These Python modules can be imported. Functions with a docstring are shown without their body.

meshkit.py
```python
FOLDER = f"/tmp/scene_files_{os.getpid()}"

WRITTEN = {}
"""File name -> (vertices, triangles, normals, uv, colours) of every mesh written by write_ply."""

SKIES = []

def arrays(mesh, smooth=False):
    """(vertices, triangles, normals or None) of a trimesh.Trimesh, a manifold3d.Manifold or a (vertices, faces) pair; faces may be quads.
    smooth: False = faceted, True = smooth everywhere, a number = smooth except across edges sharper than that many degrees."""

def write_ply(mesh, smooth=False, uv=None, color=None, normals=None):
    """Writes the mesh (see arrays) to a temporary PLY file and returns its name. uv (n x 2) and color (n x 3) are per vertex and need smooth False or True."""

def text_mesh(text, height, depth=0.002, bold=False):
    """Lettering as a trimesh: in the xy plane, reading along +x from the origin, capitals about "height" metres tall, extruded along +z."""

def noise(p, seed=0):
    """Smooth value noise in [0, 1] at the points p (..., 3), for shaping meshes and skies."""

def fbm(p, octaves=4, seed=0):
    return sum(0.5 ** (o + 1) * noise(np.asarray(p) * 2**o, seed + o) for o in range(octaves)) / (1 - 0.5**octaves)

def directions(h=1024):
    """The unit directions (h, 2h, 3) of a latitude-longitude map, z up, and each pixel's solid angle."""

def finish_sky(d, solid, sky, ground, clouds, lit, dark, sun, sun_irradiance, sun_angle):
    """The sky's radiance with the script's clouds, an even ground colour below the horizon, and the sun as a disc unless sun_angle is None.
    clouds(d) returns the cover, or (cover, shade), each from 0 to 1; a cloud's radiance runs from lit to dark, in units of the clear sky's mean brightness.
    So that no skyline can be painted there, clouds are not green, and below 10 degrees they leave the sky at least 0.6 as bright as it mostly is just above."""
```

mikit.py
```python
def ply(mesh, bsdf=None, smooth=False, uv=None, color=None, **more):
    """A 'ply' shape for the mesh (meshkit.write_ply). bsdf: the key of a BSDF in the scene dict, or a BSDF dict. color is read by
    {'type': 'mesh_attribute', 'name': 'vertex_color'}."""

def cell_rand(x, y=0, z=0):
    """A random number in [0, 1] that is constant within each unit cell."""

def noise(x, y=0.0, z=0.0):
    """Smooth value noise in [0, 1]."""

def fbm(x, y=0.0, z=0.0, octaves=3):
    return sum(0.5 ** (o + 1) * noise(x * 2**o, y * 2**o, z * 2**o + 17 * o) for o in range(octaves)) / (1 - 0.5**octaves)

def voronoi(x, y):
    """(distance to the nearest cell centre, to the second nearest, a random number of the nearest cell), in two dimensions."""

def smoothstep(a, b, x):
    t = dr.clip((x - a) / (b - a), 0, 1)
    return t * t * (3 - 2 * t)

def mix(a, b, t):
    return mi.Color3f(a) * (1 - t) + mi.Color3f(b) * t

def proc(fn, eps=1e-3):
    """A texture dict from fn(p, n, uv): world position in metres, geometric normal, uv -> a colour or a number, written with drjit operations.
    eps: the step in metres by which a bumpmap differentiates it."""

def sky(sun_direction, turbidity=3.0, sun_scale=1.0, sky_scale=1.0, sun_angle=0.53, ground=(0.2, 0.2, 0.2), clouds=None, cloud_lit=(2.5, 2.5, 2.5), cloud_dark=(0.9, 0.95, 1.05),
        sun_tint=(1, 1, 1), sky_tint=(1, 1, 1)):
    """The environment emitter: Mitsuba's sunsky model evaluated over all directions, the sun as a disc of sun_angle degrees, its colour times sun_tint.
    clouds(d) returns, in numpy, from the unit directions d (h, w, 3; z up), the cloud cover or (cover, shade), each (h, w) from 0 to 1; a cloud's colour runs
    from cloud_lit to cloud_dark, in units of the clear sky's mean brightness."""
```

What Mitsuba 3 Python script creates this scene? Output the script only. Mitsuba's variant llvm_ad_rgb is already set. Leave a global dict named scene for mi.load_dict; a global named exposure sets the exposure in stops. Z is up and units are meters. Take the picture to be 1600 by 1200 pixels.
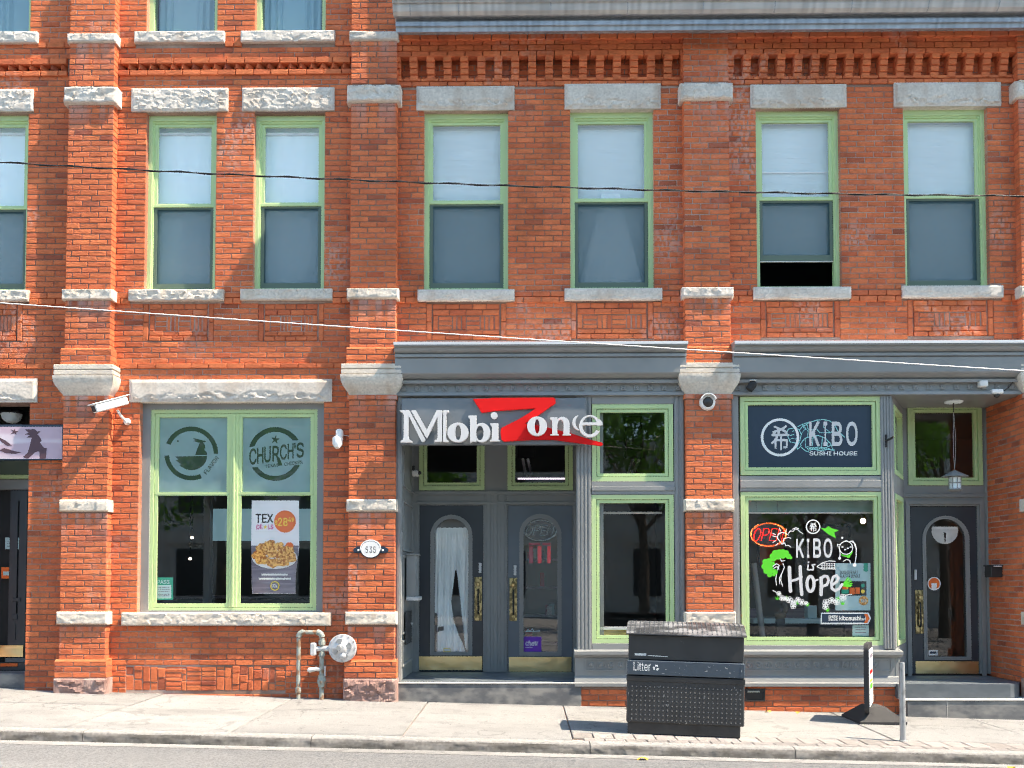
import math, random
import numpy as np, trimesh, drjit as dr, mitsuba as mi
import mikit, meshkit
from mikit import proc, fbm, noise, smoothstep, mix, cell_rand
from shapely.geometry import Polygon, LineString, Point, MultiPolygon, box as sbox
from shapely import affinity
from shapely.ops import unary_union
T = mi.ScalarTransform4f
random.seed(7)

# ------------------------------------------------------------------ camera, sky, exposure
EYE = np.array([0.0, -12.0, 1.50])
FOCAL, PITCH, YAW = 1520.0, 0.03844, -0.01274
CY = 910 - FOCAL * math.tan(PITCH)
FW = np.array([math.sin(YAW) * math.cos(PITCH), math.cos(YAW) * math.cos(PITCH), math.sin(PITCH)])
RT = np.cross(FW, [0, 0, 1.0]); RT /= np.linalg.norm(RT)
UP = np.cross(RT, FW)
scene, labels = {}, {}
scene['camera'] = {'type': 'perspective', 'fov': 2 * math.degrees(math.atan(800 / FOCAL)), 'fov_axis': 'x', 'near_clip': 0.1, 'far_clip': 1000.0,
                   'principal_point_offset_y': -(CY - 600) / 1200,
                   'to_world': T().look_at(origin=EYE.tolist(), target=(EYE + FW).tolist(), up=UP.tolist())}
SUN = (0.65, -0.190, 1.0)


def cloud_cover(d):
    p = d / np.maximum(d[..., 2:3], 0.08) * 0.9
    c = meshkit.fbm(np.stack([p[..., 0], p[..., 1], p[..., 0] * 0], -1), 5, 3)
    return np.clip((c - 0.56) * 4.0, 0, 0.7), np.clip((c - 0.62) * 2.0, 0, 0.5)


scene['sky'] = mikit.sky(SUN, turbidity=3.0, sun_scale=0.74, clouds=cloud_cover, cloud_lit=(2.0, 2.0, 2.0), sky_scale=1.05, sun_tint=(0.98, 0.99, 1.01), sky_tint=(1.05, 1.02, 0.86))
exposure = 3.36


def at(px, py, Y=0.0):
    """The point (x, z) of the upright plane y = Y that the photograph shows at pixel (px, py)."""
    d = FW + RT * (px - 800) / FOCAL + UP * (CY - py) / FOCAL
    q = EYE + d * ((Y - EYE[1]) / d[1])
    return float(q[0]), float(q[2])


def R(x0, y0, x1, y1, Y=0.0):
    xm, ym = (x0 + x1) / 2, (y0 + y1) / 2
    return at(x0, ym, Y)[0], at(x1, ym, Y)[0], at(xm, y1, Y)[1], at(xm, y0, Y)[1]


def Z(py, Y=0.0, px=800):
    return at(px, py, Y)[1]


def X(px, py=600, Y=0.0):
    return at(px, py, Y)[0]


# ------------------------------------------------------------------ materials
def tw(d): return {'type': 'twosided', 'bsdf': d}
def pr(col, rough=0.6, **k):
    d = {'type': 'principled', 'base_color': {'type': 'rgb', 'value': list(col)} if not isinstance(col, dict) else col, 'roughness': rough}
    d.update(k); return d
def mat(key, d, bump=None, bs=1.0, two=True):
    if bump is not None:
        d = {'type': 'bumpmap', 'arbitrary': bump, 'scale': bs, 'bsdf': d}
    scene[key] = tw(d) if two else d


WASH = [Z(y, -.13) for y in (62, 159, 466, 618, 798, 975)]


def brick_col(p, n, uv):
    t, b = uv.x, uv.y
    c = mix((.46, .112, .052), (.66, .195, .078), t)
    c = mix(c, (.24, .070, .048), smoothstep(.91, .96, b) * .65)
    g = fbm(p.x * 7 + p.y * 5, p.z * 11, p.y * 3 + b * 9, 3)
    f = noise(p.x * 45 + p.y * 31, p.z * 120, p.y * 40)
    c = c * (.66 + .46 * g + .26 * f)
    w = smoothstep(.60, .78, fbm(p.x * 1.7 + 5, p.z * 1.3, p.y * 2, 3)) * smoothstep(.35, .7, noise(p.x * 40, p.z * 26, p.y * 20))
    c = mix(c, (.55, .40, .35), w * .42)
    run = mi.Float(0)                                            # salt washed down below the stone bands of the pilasters
    for i, zb_ in enumerate(WASH):
        e = zb_ - p.z
        run = dr.maximum(run, dr.select((e > 0) & ((p.x < -1) if i == 0 else (e > 0)), dr.exp(-e / .16), 0))
    run = run * smoothstep(-.115, -.122, p.y) * smoothstep(.35, .75, fbm(p.x * 14, p.z * 1.5, 3.0, 3))
    c = mix(c, (.46, .36, .34), run * .75)
    d = smoothstep(.58, .80, fbm(p.x * 2.3, p.z * 2.0 + 40, p.y, 3))
    c = c * (1 - .16 * d)
    c = c * (1 - .12 * smoothstep(.5, .85, fbm(p.x * 5 + 3, p.z * .5, p.y, 3)))
    return c


def brick_bump(p, n, uv):
    return fbm(p.x * 24 + p.y * 17, p.z * 70, p.y * 24, 3) + .5 * noise(p.x * 160, p.z * 220, p.y * 160)


mat('m_brick', pr(proc(brick_col), .88, specular=.25), proc(brick_bump, 2e-3), .006)
mat('m_mortar', pr(proc(lambda p, n, uv: mix((.22, .135, .105), (.48, .36, .31), smoothstep(.30, .75, fbm(p.x * 1.1 + 9, p.z * 1.0, p.y, 3)) * (.55 + .45 * noise(p.x * 40, p.z * 40, p.y * 9)))), .95))


def stone_fn(a, b, dirt):
    def fn(p, n, uv):
        g = fbm(p.x * 5 + p.y * 4, p.z * 9, p.y * 6, 4)
        f = noise(p.x * 60, p.z * 60, p.y * 60)
        c = mix(a, b, g) * (.80 + .34 * f)
        st = smoothstep(.52, .75, fbm(p.x * 6, p.z * 2.5, p.y * 3 + 7, 3))
        return mix(c, dirt, st * .45)
    return fn


mat('m_stone', pr(proc(stone_fn((.48, .435, .385), (.70, .655, .595), (.42, .33, .26))), .9), proc(lambda p, n, uv: fbm(p.x * 40, p.z * 40, p.y * 40, 3), 2e-3), .004)
mat('m_stone_warm', pr(proc(stone_fn((.51, .455, .39), (.71, .655, .575), (.45, .34, .24))), .9), proc(lambda p, n, uv: fbm(p.x * 40, p.z * 40, p.y * 40, 3), 2e-3), .004)
mat('m_stone_red', pr(proc(stone_fn((.24, .14, .12), (.40, .26, .23), (.50, .40, .36))), .9), proc(lambda p, n, uv: fbm(p.x * 60, p.z * 12, p.y * 40, 3), 2e-3), .015)


def paint(col, dirt=.2, rough=.45, sc=1.0):
    def fn(p, n, uv):
        g = fbm(p.x * 3 * sc + p.y * 2, p.z * 2.2 * sc, p.y * 4, 3)
        return mi.Color3f(col) * (1 - dirt + dirt * 2.0 * g)
    return pr(proc(fn), rough)


mat('m_green', paint((.48, .62, .31), .07, .38))
mat('m_green_dark', pr((.10, .14, .105), .5))
mat('m_grey', paint((.245, .252, .252), .16, .42))
mat('m_grey_recess', paint((.225, .235, .235), .14, .42))
mat('m_sign_grey', paint((.150, .170, .190), .12, .4))
mat('m_door', paint((.040, .047, .058), .3, .33))
mat('m_door_grey', paint((.125, .150, .180), .2, .35))
mat('m_metal', pr(proc(lambda p, n, uv: mix((.20, .235, .28), (.40, .43, .47), fbm(p.x * 2.2, p.z * 9, p.y * 9, 3)) * (.75 + .45 * noise(p.x * 28, p.z * 6, p.y * 6))), .45, metallic=.25))
mat('m_metal_light', pr(proc(lambda p, n, uv: mix((.34, .35, .37), (.52, .50, .48), fbm(p.x * 2.6, p.z * 12, p.y * 12, 3)) * (.8 + .35 * noise(p.x * 24, p.z * 5, p.y * 5))), .5, metallic=.15))
mat('m_lit_lip', pr((.62, .63, .64), .45, metallic=.2))
mat('m_brass', pr(proc(lambda p, n, uv: mix((.80, .62, .28), (.92, .78, .46), fbm(p.x * 9, p.z * 20, 1.0, 3))), .30, metallic=1.0), proc(lambda p, n, uv: noise(p.x * 9, p.z * 14, 2.0), 2e-3), .004)
mat('m_brass_old', pr(proc(lambda p, n, uv: mix((.20, .17, .09), (.62, .52, .28), smoothstep(.35, .65, noise(p.x * 60, p.z * 30, 2.0)))), .22, metallic=1.0))
scene['m_glass'] = {'type': 'thindielectric', 'int_ior': 1.54, 'ext_ior': 1.0}
scene['m_screen'] = {'type': 'mask', 'opacity': .50, 'bsdf': tw(pr((.035, .095, .12), .7))}
mat('m_blind', pr(proc(lambda p, n, uv: mi.Color3f((.78, .88, .92)) * (.93 + .10 * noise(p.x * 3, p.z * 2, 1.0))), .6))
mat('m_shade', pr((.80, .90, .93), .8))
mat('m_film', pr(proc(lambda p, n, uv: mi.Color3f((.25, .37, .37)) * (.86 + .28 * fbm(p.x * 5, p.z * 5, 3.0, 3))), .35))
mat('m_dark', pr((.025, .026, .028), .8))
mat('m_room', pr((.11, .115, .105), .8))
mat('m_room_floor', pr((.10, .085, .07), .5))
mat('m_ink', pr((.012, .013, .016), .5))
mat('m_logo_fill', pr((.02, .05, .025), .4))
mat('m_white', pr((.80, .80, .79), .45))
mat('m_white_dirty', pr(proc(lambda p, n, uv: mi.Color3f((.72, .72, .70)) * (.8 + .25 * fbm(p.x * 14, p.z * 14, p.y * 14, 3))), .5))
mat('m_print', pr((.84, .83, .85), .5))
mat('m_red', pr((.66, .008, .008), .55, specular=.2))
mat('m_letter', pr((.60, .60, .61), .5))
mat('m_navy', pr((.020, .036, .064), .35))
mat('m_teal', pr((.30, .66, .64), .5))
mat('m_lime', pr((.10, .62, .02), .5))
mat('m_orange', pr((.80, .16, .03), .5))
mat('m_yellow', pr((.85, .62, .06), .5))
mat('m_magenta', pr((.62, .04, .26), .5))
mat('m_purple', pr((.16, .03, .50), .4))
mat('m_pass', pr((.02, .30, .20), .5))
mat('m_paper', pr((.42, .58, .60), .5))
mat('m_pink', pr(proc(lambda p, n, uv: mix((.50, .38, .46), (.62, .55, .62), smoothstep(.3, .7, noise(p.x * 1.5, p.z * 16, 2.0)))), .5))
mat('m_plum', pr((.09, .045, .06), .5))
mat('m_chicken', pr(proc(lambda p, n, uv: mix((.42, .13, .02), (.88, .52, .14), smoothstep(.25, .75, fbm(p.x * 55, p.z * 55, 1.0, 3)))), .6))
mat('m_table', pr(proc(lambda p, n, uv: mix((.15, .13, .17), (.28, .25, .30), noise(p.x * 5, p.z * 60, 1.0))), .6))
mat('m_led', pr((.40, .01, .02), .4))
mat('m_tube_off', pr((.42, .52, .55), .2))
mat('m_black', pr(proc(lambda p, n, uv: mi.Color3f((.030, .031, .033)) * (.7 + .7 * fbm(p.x * 7, p.z * 7, p.y * 7, 3))), .35))


def bin_fn(p, n, uv):
    c = mi.Color3f((.036, .037, .039)) * (.8 + .6 * fbm(p.x * 6, p.z * 6, p.y * 6, 3))
    s = smoothstep(.74, .80, fbm(p.x * 60, p.z * 22, p.y * 40, 3)) * smoothstep(.40, .6, fbm(p.x * 3, p.z * 3, 5.0, 2))
    return mix(c, (.40, .40, .40), s * .6)


mat('m_bin', pr(proc(bin_fn), .38))
mat('m_bin_top', pr(proc(lambda p, n, uv: mix((.055, .058, .065), (.30, .31, .33), smoothstep(.42, .72, fbm(p.x * 5, p.y * 9, 2.0, 3)))), .38, metallic=.3))
mat('m_bin_blue', pr(proc(lambda p, n, uv: mix((.055, .075, .10), (.5, .5, .5), smoothstep(.93, .96, noise(p.x * 60, p.z * 70, 4.0)) * .8)), .35))
mat('m_pale_dot', pr((.14, .145, .15), .35, metallic=.4))
mat('m_steel', pr(proc(lambda p, n, uv: mix((.42, .43, .44), (.22, .22, .22), smoothstep(.5, .75, fbm(p.x * 20, p.y * 20, p.z * 9, 3)))), .4, metallic=.5))
mat('m_pipe', pr(proc(lambda p, n, uv: mix((.30, .33, .30), (.26, .15, .09), smoothstep(.52, .70, fbm(p.x * 20, p.y * 20, p.z * 12, 3)))), .6))
mat('m_silver', pr(proc(lambda p, n, uv: mi.Color3f((.62, .63, .65)) * (.65 + .5 * fbm(p.x * 22, p.z * 22, p.y * 22, 3))), .45, metallic=.2))
mat('m_rubber', pr((.035, .035, .037), .8))


def concrete_fn(p, n, uv):
    g = fbm(p.x * 1.3, p.y * 1.6, 2.0, 4)
    f = noise(p.x * 90, p.y * 90, p.z * 90)
    c = mix((.19, .19, .187), (.245, .244, .24), g) * (.86 + .22 * f) * (.93 + .14 * uv.y)
    gum = smoothstep(.925, .94, noise(p.x * 22, p.y * 22, 8.0))
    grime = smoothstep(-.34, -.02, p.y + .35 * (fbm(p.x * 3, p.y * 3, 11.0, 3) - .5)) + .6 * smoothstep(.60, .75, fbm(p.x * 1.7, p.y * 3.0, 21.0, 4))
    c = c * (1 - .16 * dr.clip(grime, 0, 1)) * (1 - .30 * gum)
    crack = smoothstep(.012, .003, dr.abs(fbm(p.x * .9 + 4, p.y * .9, 7.0, 4) - .5))
    spot = smoothstep(.80, .86, noise(p.x * 9, p.y * 9, 3.0))
    st = smoothstep(.55, .8, fbm(p.x * .8, p.y * 2.2, 31.0, 3))
    return c * (1 - .10 * spot) * (1 - .16 * st) * (1 - .22 * crack)


mat('m_concrete', pr(proc(concrete_fn), .92), proc(lambda p, n, uv: fbm(p.x * 30, p.y * 30, p.z * 30, 3), 3e-3), .006)
mat('m_kerb', pr(proc(lambda p, n, uv: mix(mix((.085, .08, .074), (.22, .21, .20), smoothstep(.25, .75, fbm(p.x * 5, p.z * 16, p.y * 6, 4))), (.24, .237, .23), smoothstep(.45, .8, n.z)) * (.8 + .4 * noise(p.x * 50, p.z * 50, p.y * 50))), .95), proc(lambda p, n, uv: fbm(p.x * 16, p.z * 16, p.y * 16, 3), 3e-3), .02)  # pale top and dark face put the weaker sun on the face into colour
mat('m_paver', pr(proc(lambda p, n, uv: mix((.195, .18, .17), (.265, .245, .235), uv.x) * (.8 + .35 * fbm(p.x * 14, p.y * 14, 1.0, 3))), .92))


def asphalt_fn(p, n, uv):
    g = fbm(p.x * .7, p.y * 1.8, 2.0, 4)
    f = noise(p.x * 70, p.y * 70, 3.0)
    c = mix((.115, .117, .121), (.165, .167, .171), g) * (.72 + .5 * f)
    return c


mat('m_asphalt', pr(proc(asphalt_fn), .9), proc(lambda p, n, uv: fbm(p.x * 45, p.y * 45, 1.0, 3), 4e-3), .01)
mat('m_step', pr(proc(lambda p, n, uv: mix((.10, .105, .115), (.24, .235, .225), smoothstep(.3, .75, fbm(p.x * 6, p.z * 10, p.y * 6, 4)))), .7))
mat('m_step_edge', pr(proc(lambda p, n, uv: mix((.34, .33, .31), (.55, .54, .52), fbm(p.x * 8, p.y * 9, 1.0, 3))), .7))
mat('m_step_blue', pr(proc(lambda p, n, uv: mix((.06, .075, .09), (.13, .15, .17), fbm(p.x * 5, p.y * 9, p.z * 9, 3))), .5))
mat('m_cable', pr((.02, .02, .022), .5))
mat('m_cable_white', pr((.74, .73, .73), .5))
mat('m_leaf_yellow', pr((.65, .42, .05), .7))
scene['m_leaf'] = {'type': 'principledthin', 'base_color': proc(lambda p, n, uv: mix((.06, .18, .015), (.16, .36, .04), fbm(p.x * 1.5, p.z * 1.5, p.y * 1.5, 3))), 'roughness': .5, 'diff_trans': 1.1}
mat('m_bark', pr((.10, .075, .055), .9))
mat('m_far_brick', pr(proc(lambda p, n, uv: mix((.50, .49, .45), (.60, .59, .55), noise(p.x * 2, p.z * 6, 1.0))), .9))
mat('m_far_trim', pr((.55, .53, .48), .8))
mat('m_curtain_blue', pr((.22, .36, .42), .8))
mat('m_curtain', pr((.80, .85, .86), .8))


def glow(key, col, base=(.8, .8, .8)):
    return {'emitter': {'type': 'area', 'radiance': {'type': 'rgb', 'value': list(col)}}}


# ------------------------------------------------------------------ meshes: (vertices, triangles)
def arr(m):
    if isinstance(m, tuple): return m
    return np.array(m.vertices), np.array(m.faces)
def cat(ms):
    ms = [arr(m) for m in ms]
    at_ = np.cumsum([0] + [len(m[0]) for m in ms])
    return np.vstack([m[0] for m in ms]), np.vstack([m[1] + a for m, a in zip(ms, at_)])


_s = np.array([[x, y, z] for x in (-1, 1) for y in (-1, 1) for z in (-1, 1)], float)
_proto = np.vstack([_s * np.where(np.arange(3) == a, 1, .8) for a in range(3)])
_hull = trimesh.convex.convex_hull(_proto)
_idx = [int(np.argmin(np.abs(_proto - v).sum(1))) for v in _hull.vertices]
_hf = np.array(_idx)[_hull.faces]
_sgn, _ax = np.vstack([_s] * 3), np.repeat(np.arange(3), 8)
_cv = np.array([[0, 0, 0], [1, 0, 0], [1, 1, 0], [0, 1, 0], [0, 0, 1], [1, 0, 1], [1, 1, 1], [0, 1, 1]], float)
_cf = np.array([[0, 2, 1], [0, 3, 2], [4, 5, 6], [4, 6, 7], [0, 1, 5], [0, 5, 4], [1, 2, 6], [1, 6, 5], [2, 3, 7], [2, 7, 6], [3, 0, 4], [3, 4, 7]])


def bx(x0, x1, y0, y1, z0, z1, c=.004):
    lo, hi = np.array([min(x0, x1), min(y0, y1), min(z0, z1)]), np.array([max(x0, x1), max(y0, y1), max(z0, z1)])
    c = min(c, .3 * (hi - lo).min())
    if c < 2e-4:
        return lo + _cv * (hi - lo), _cf
    h, m = (hi - lo) / 2, (hi + lo) / 2
    return m + _sgn * (h - np.where(np.arange(3) == _ax[:, None], 0, c)), _hf


def geoms(g):
    if g.is_empty: return []
    return [q for q in getattr(g, 'geoms', [g]) if q.geom_type == 'Polygon' and q.area > 1e-9]


def extr(poly, y0, y1):
    """Polygon in (x, z) as a slab from y0 (front) to y1."""
    out = []
    for g in geoms(poly):
        v, f = arr(trimesh.creation.extrude_polygon(g, y1 - y0, engine='earcut'))
        out.append((np.stack([v[:, 0], y1 - v[:, 2], v[:, 1]], 1), f))
    return cat(out)


def extr_z(poly, z0, z1):
    return cat([(lambda a: (a[0] + [0, 0, z0], a[1]))(arr(trimesh.creation.extrude_polygon(g, z1 - z0, engine='earcut'))) for g in geoms(poly)])


def prof(pts, x0, x1):
    """Profile polygon in (y, z) drawn along x."""
    v, f = arr(trimesh.creation.extrude_polygon(Polygon(pts).buffer(0), x1 - x0, engine='earcut'))
    return np.stack([v[:, 2] + x0, v[:, 0], v[:, 1]], 1), f


def rect(r): return sbox(r[0], r[2], r[1], r[3])
def ring(r, w, y0, y1, wb=None, wt=None):
    wb, wt = w if wb is None else wb, w if wt is None else wt
    return extr(rect(r).difference(sbox(r[0] + w, r[2] + wb, r[1] - w, r[3] - wt)), y0, y1)
def inset(r, w, wb=None, wt=None):
    return r[0] + w, r[1] - w, r[2] + (w if wb is None else wb), r[3] - (w if wt is None else wt)
def sheet(r, y):
    return np.array([[r[0], y, r[2]], [r[1], y, r[2]], [r[1], y, r[3]], [r[0], y, r[3]]]), np.array([[0, 1, 2], [0, 2, 3]])


def tube(points, radius, sides=8):
    p = np.asarray(points, float)
    t = np.gradient(p, axis=0); t /= np.linalg.norm(t, axis=1, keepdims=True) + 1e-12
    ref = np.array([0, 0, 1.0]) if abs(t[:, 2]).mean() < .8 else np.array([1.0, 0, 0])
    a = np.cross(t, ref); a /= np.linalg.norm(a, axis=1, keepdims=True) + 1e-12
    b, ang = np.cross(t, a), np.arange(sides) * 2 * np.pi / sides
    rad = np.broadcast_to(radius, (len(p),))
    v = p[:, None] + rad[:, None, None] * (np.cos(ang)[None, :, None] * a[:, None] + np.sin(ang)[None, :, None] * b[:, None])
    i, j = np.meshgrid(np.arange(len(p) - 1), np.arange(sides), indexing='ij')
    q = np.stack([i * sides + j, (i + 1) * sides + j, (i + 1) * sides + (j + 1) % sides, i * sides + (j + 1) % sides], -1).reshape(-1, 4)
    v = np.vstack([v.reshape(-1, 3), p[:1], p[-1:]])
    n, k = len(p) * sides, np.arange(sides)
    caps = np.vstack([np.stack([k * 0 + n, k, (k + 1) % sides], 1), np.stack([k * 0 + n + 1, (len(p) - 1) * sides + (k + 1) % sides, (len(p) - 1) * sides + k], 1)])
    return v, np.vstack([q[:, [0, 1, 2]], q[:, [0, 2, 3]], caps])


def lathe(prof_rz, center, axis='z', n=28):
    m = trimesh.creation.revolve(np.array(prof_rz, float), sections=n)
    v, f = arr(m)
    if axis == 'y': v = np.stack([v[:, 0], -v[:, 2], v[:, 1]], 1)      # profile height points to the viewer
    if axis == 'x': v = np.stack([v[:, 2], v[:, 0], v[:, 1]], 1)
    return v + np.asarray(center), f


def rockface(x0, x1, z0, z1, yf, yb, amp, seed, margin=.02, step=.014, rnd=0.0, style='rough'):
    """Rock-faced stone: a rough front inside a worked margin, with plain sides going back to yb."""
    nx, nz = max(6, int((x1 - x0) / step)), max(6, int((z1 - z0) / step))
    gx, gz = np.meshgrid(np.linspace(x0, x1, nx + 1), np.linspace(z0, z1, nz + 1))
    e = np.minimum.reduce([gx - x0, x1 - gx, gz - z0, z1 - gz])
    m = np.clip((e - margin * .3) / max(margin, 1e-3), 0, 1); m = m * m * (3 - 2 * m)
    rg = np.random.default_rng(seed)
    size = {'rough': .0036, 'chip': .004, 'round': .005}[style]
    n_f = max(8, int((x1 - x0) * (z1 - z0) / size))
    fx, fz, fa, fb, fc = rg.uniform(x0, x1, n_f), rg.uniform(z0, z1, n_f), rg.normal(0, .5, n_f), rg.normal(.2, .5, n_f), rg.uniform(.2, 1, n_f)
    sk = rg.uniform(-.5, .9)
    wob = .025 * (meshkit.fbm(np.stack([gx * 26, gz * 26, gx * 0 + seed], -1), 3, seed) - .5)
    d2 = (gx[..., None] + wob[..., None] - fx + sk * (gz[..., None] - fz)) ** 2 * .6 + ((gz[..., None] + wob[..., None] - fz) * 1.5) ** 2
    k1 = d2.argmin(-1)
    facet = fc[k1] + (fa[k1] * (gx - fx[k1]) + fb[k1] * (gz - fz[k1])) / .05
    q = np.stack([gx * 7, gz * 10, gx * 0 + seed * 3.7], -1)
    h = meshkit.fbm(q, 4, seed)
    fine = meshkit.fbm(q * 6, 3, seed + 2) - .5
    if style == 'chip':                                         # dressed face, broken away along its lower edge
        u = (gz - z0) / (z1 - z0)
        low = np.clip((.30 + .35 * (meshkit.fbm(np.stack([gx * 5, gx * 0 + seed, gx * 0], -1), 3, seed) - .3) - u) / .10, 0, 1)
        prof_ = m * (.75 + .12 * fine) - low * m * (.55 * np.clip(facet, 0, 1.2))
    else:
        prof_ = m * np.clip(.15 + .5 * facet + .8 * (h - .3) + .16 * fine, .02, 1.7)
    y = yf - amp * prof_
    if rnd: y = y + rnd * (1 - np.clip(e / rnd, 0, 1)) ** 2
    V = np.stack([gx, y, gz], -1).reshape(-1, 3)
    W = nx + 1
    i, j = np.meshgrid(np.arange(nx), np.arange(nz), indexing='ij')
    a = (j * W + i).ravel()
    F = np.vstack([np.stack([a, a + 1, a + W + 1], 1), np.stack([a, a + W + 1, a + W], 1)])
    loop = np.concatenate([np.arange(nx), np.arange(nz) * W + nx, nz * W + nx - np.arange(nx), (nz - np.arange(nz)) * W])
    bk = V[loop].copy(); bk[:, 1] = yb
    n0, L = len(V), len(loop)
    k = np.arange(L); k2 = (k + 1) % L
    F = np.vstack([F, np.stack([loop[k], n0 + k, n0 + k2], 1), np.stack([loop[k], n0 + k2, loop[k2]], 1)])
    return np.vstack([V, bk]), F


def sphere(c, r, sc=(1, 1, 1), sub=2):
    m = trimesh.creation.icosphere(sub, 1.0)
    return np.array(m.vertices) * r * np.array(sc) + np.array(c), np.array(m.faces)


def rot(m, axis, deg, c):
    v, f = arr(m)
    M = trimesh.transformations.rotation_matrix(math.radians(deg), axis)[:3, :3]
    return (v - c) @ M.T + c, f


_TXT = {}
def text_poly(s, bold=True):
    """Lettering as polygons, its box scaled to 1 x 1."""
    if (s, bold) not in _TXT:
        m = meshkit.text_mesh(s, 1.0, 1.0, bold)
        f = m.faces[m.face_normals[:, 2] > .5]
        g = unary_union([Polygon(m.vertices[t][:, :2]).buffer(1e-5) for t in f])
        b = g.bounds
        g = affinity.translate(g, -b[0], -b[1])
        _TXT[(s, bold)] = affinity.scale(g, 1 / (b[2] - b[0]), 1 / (b[3] - b[1]), origin=(0, 0))
    return _TXT[(s, bold)]
def text_in(s, x0, y0, x1, y1, bold=True):
    """Lettering in the pixel box, as polygons in pixel coordinates with y downwards."""
    return affinity.affine_transform(text_poly(s, bold), [x1 - x0, 0, 0, -(y1 - y0), x0, y1])
def line(pts, w, cap=1):
    return LineString(pts).buffer(w / 2, cap_style=cap, join_style=1, quad_segs=4)
def ell(cx, cy, rx, ry, n=40):
    t = np.arange(n) * 2 * np.pi / n
    return Polygon(np.stack([cx + rx * np.cos(t), cy + ry * np.sin(t)], 1))
def arc(cx, cy, rx, ry, a0, a1, n=24):
    t = np.radians(np.linspace(a0, a1, n))
    return [(cx + rx * math.cos(q), cy + ry * math.sin(q)) for q in t]
def zm(g, ox, oy, k):
    """From the pixels of an enlarged view to those of the photograph."""
    return affinity.affine_transform(g, [1 / k, 0, 0, 1 / k, ox, oy])
def on(g, Y):
    """Pixel polygons put on the upright plane y = Y."""
    def tr(c): return [at(a, b, Y) for a, b in c]
    out = [Polygon(tr(q.exterior.coords), [tr(h.coords) for h in q.interiors]).buffer(0) for q in geoms(g)]
    return unary_union(out)


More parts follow.
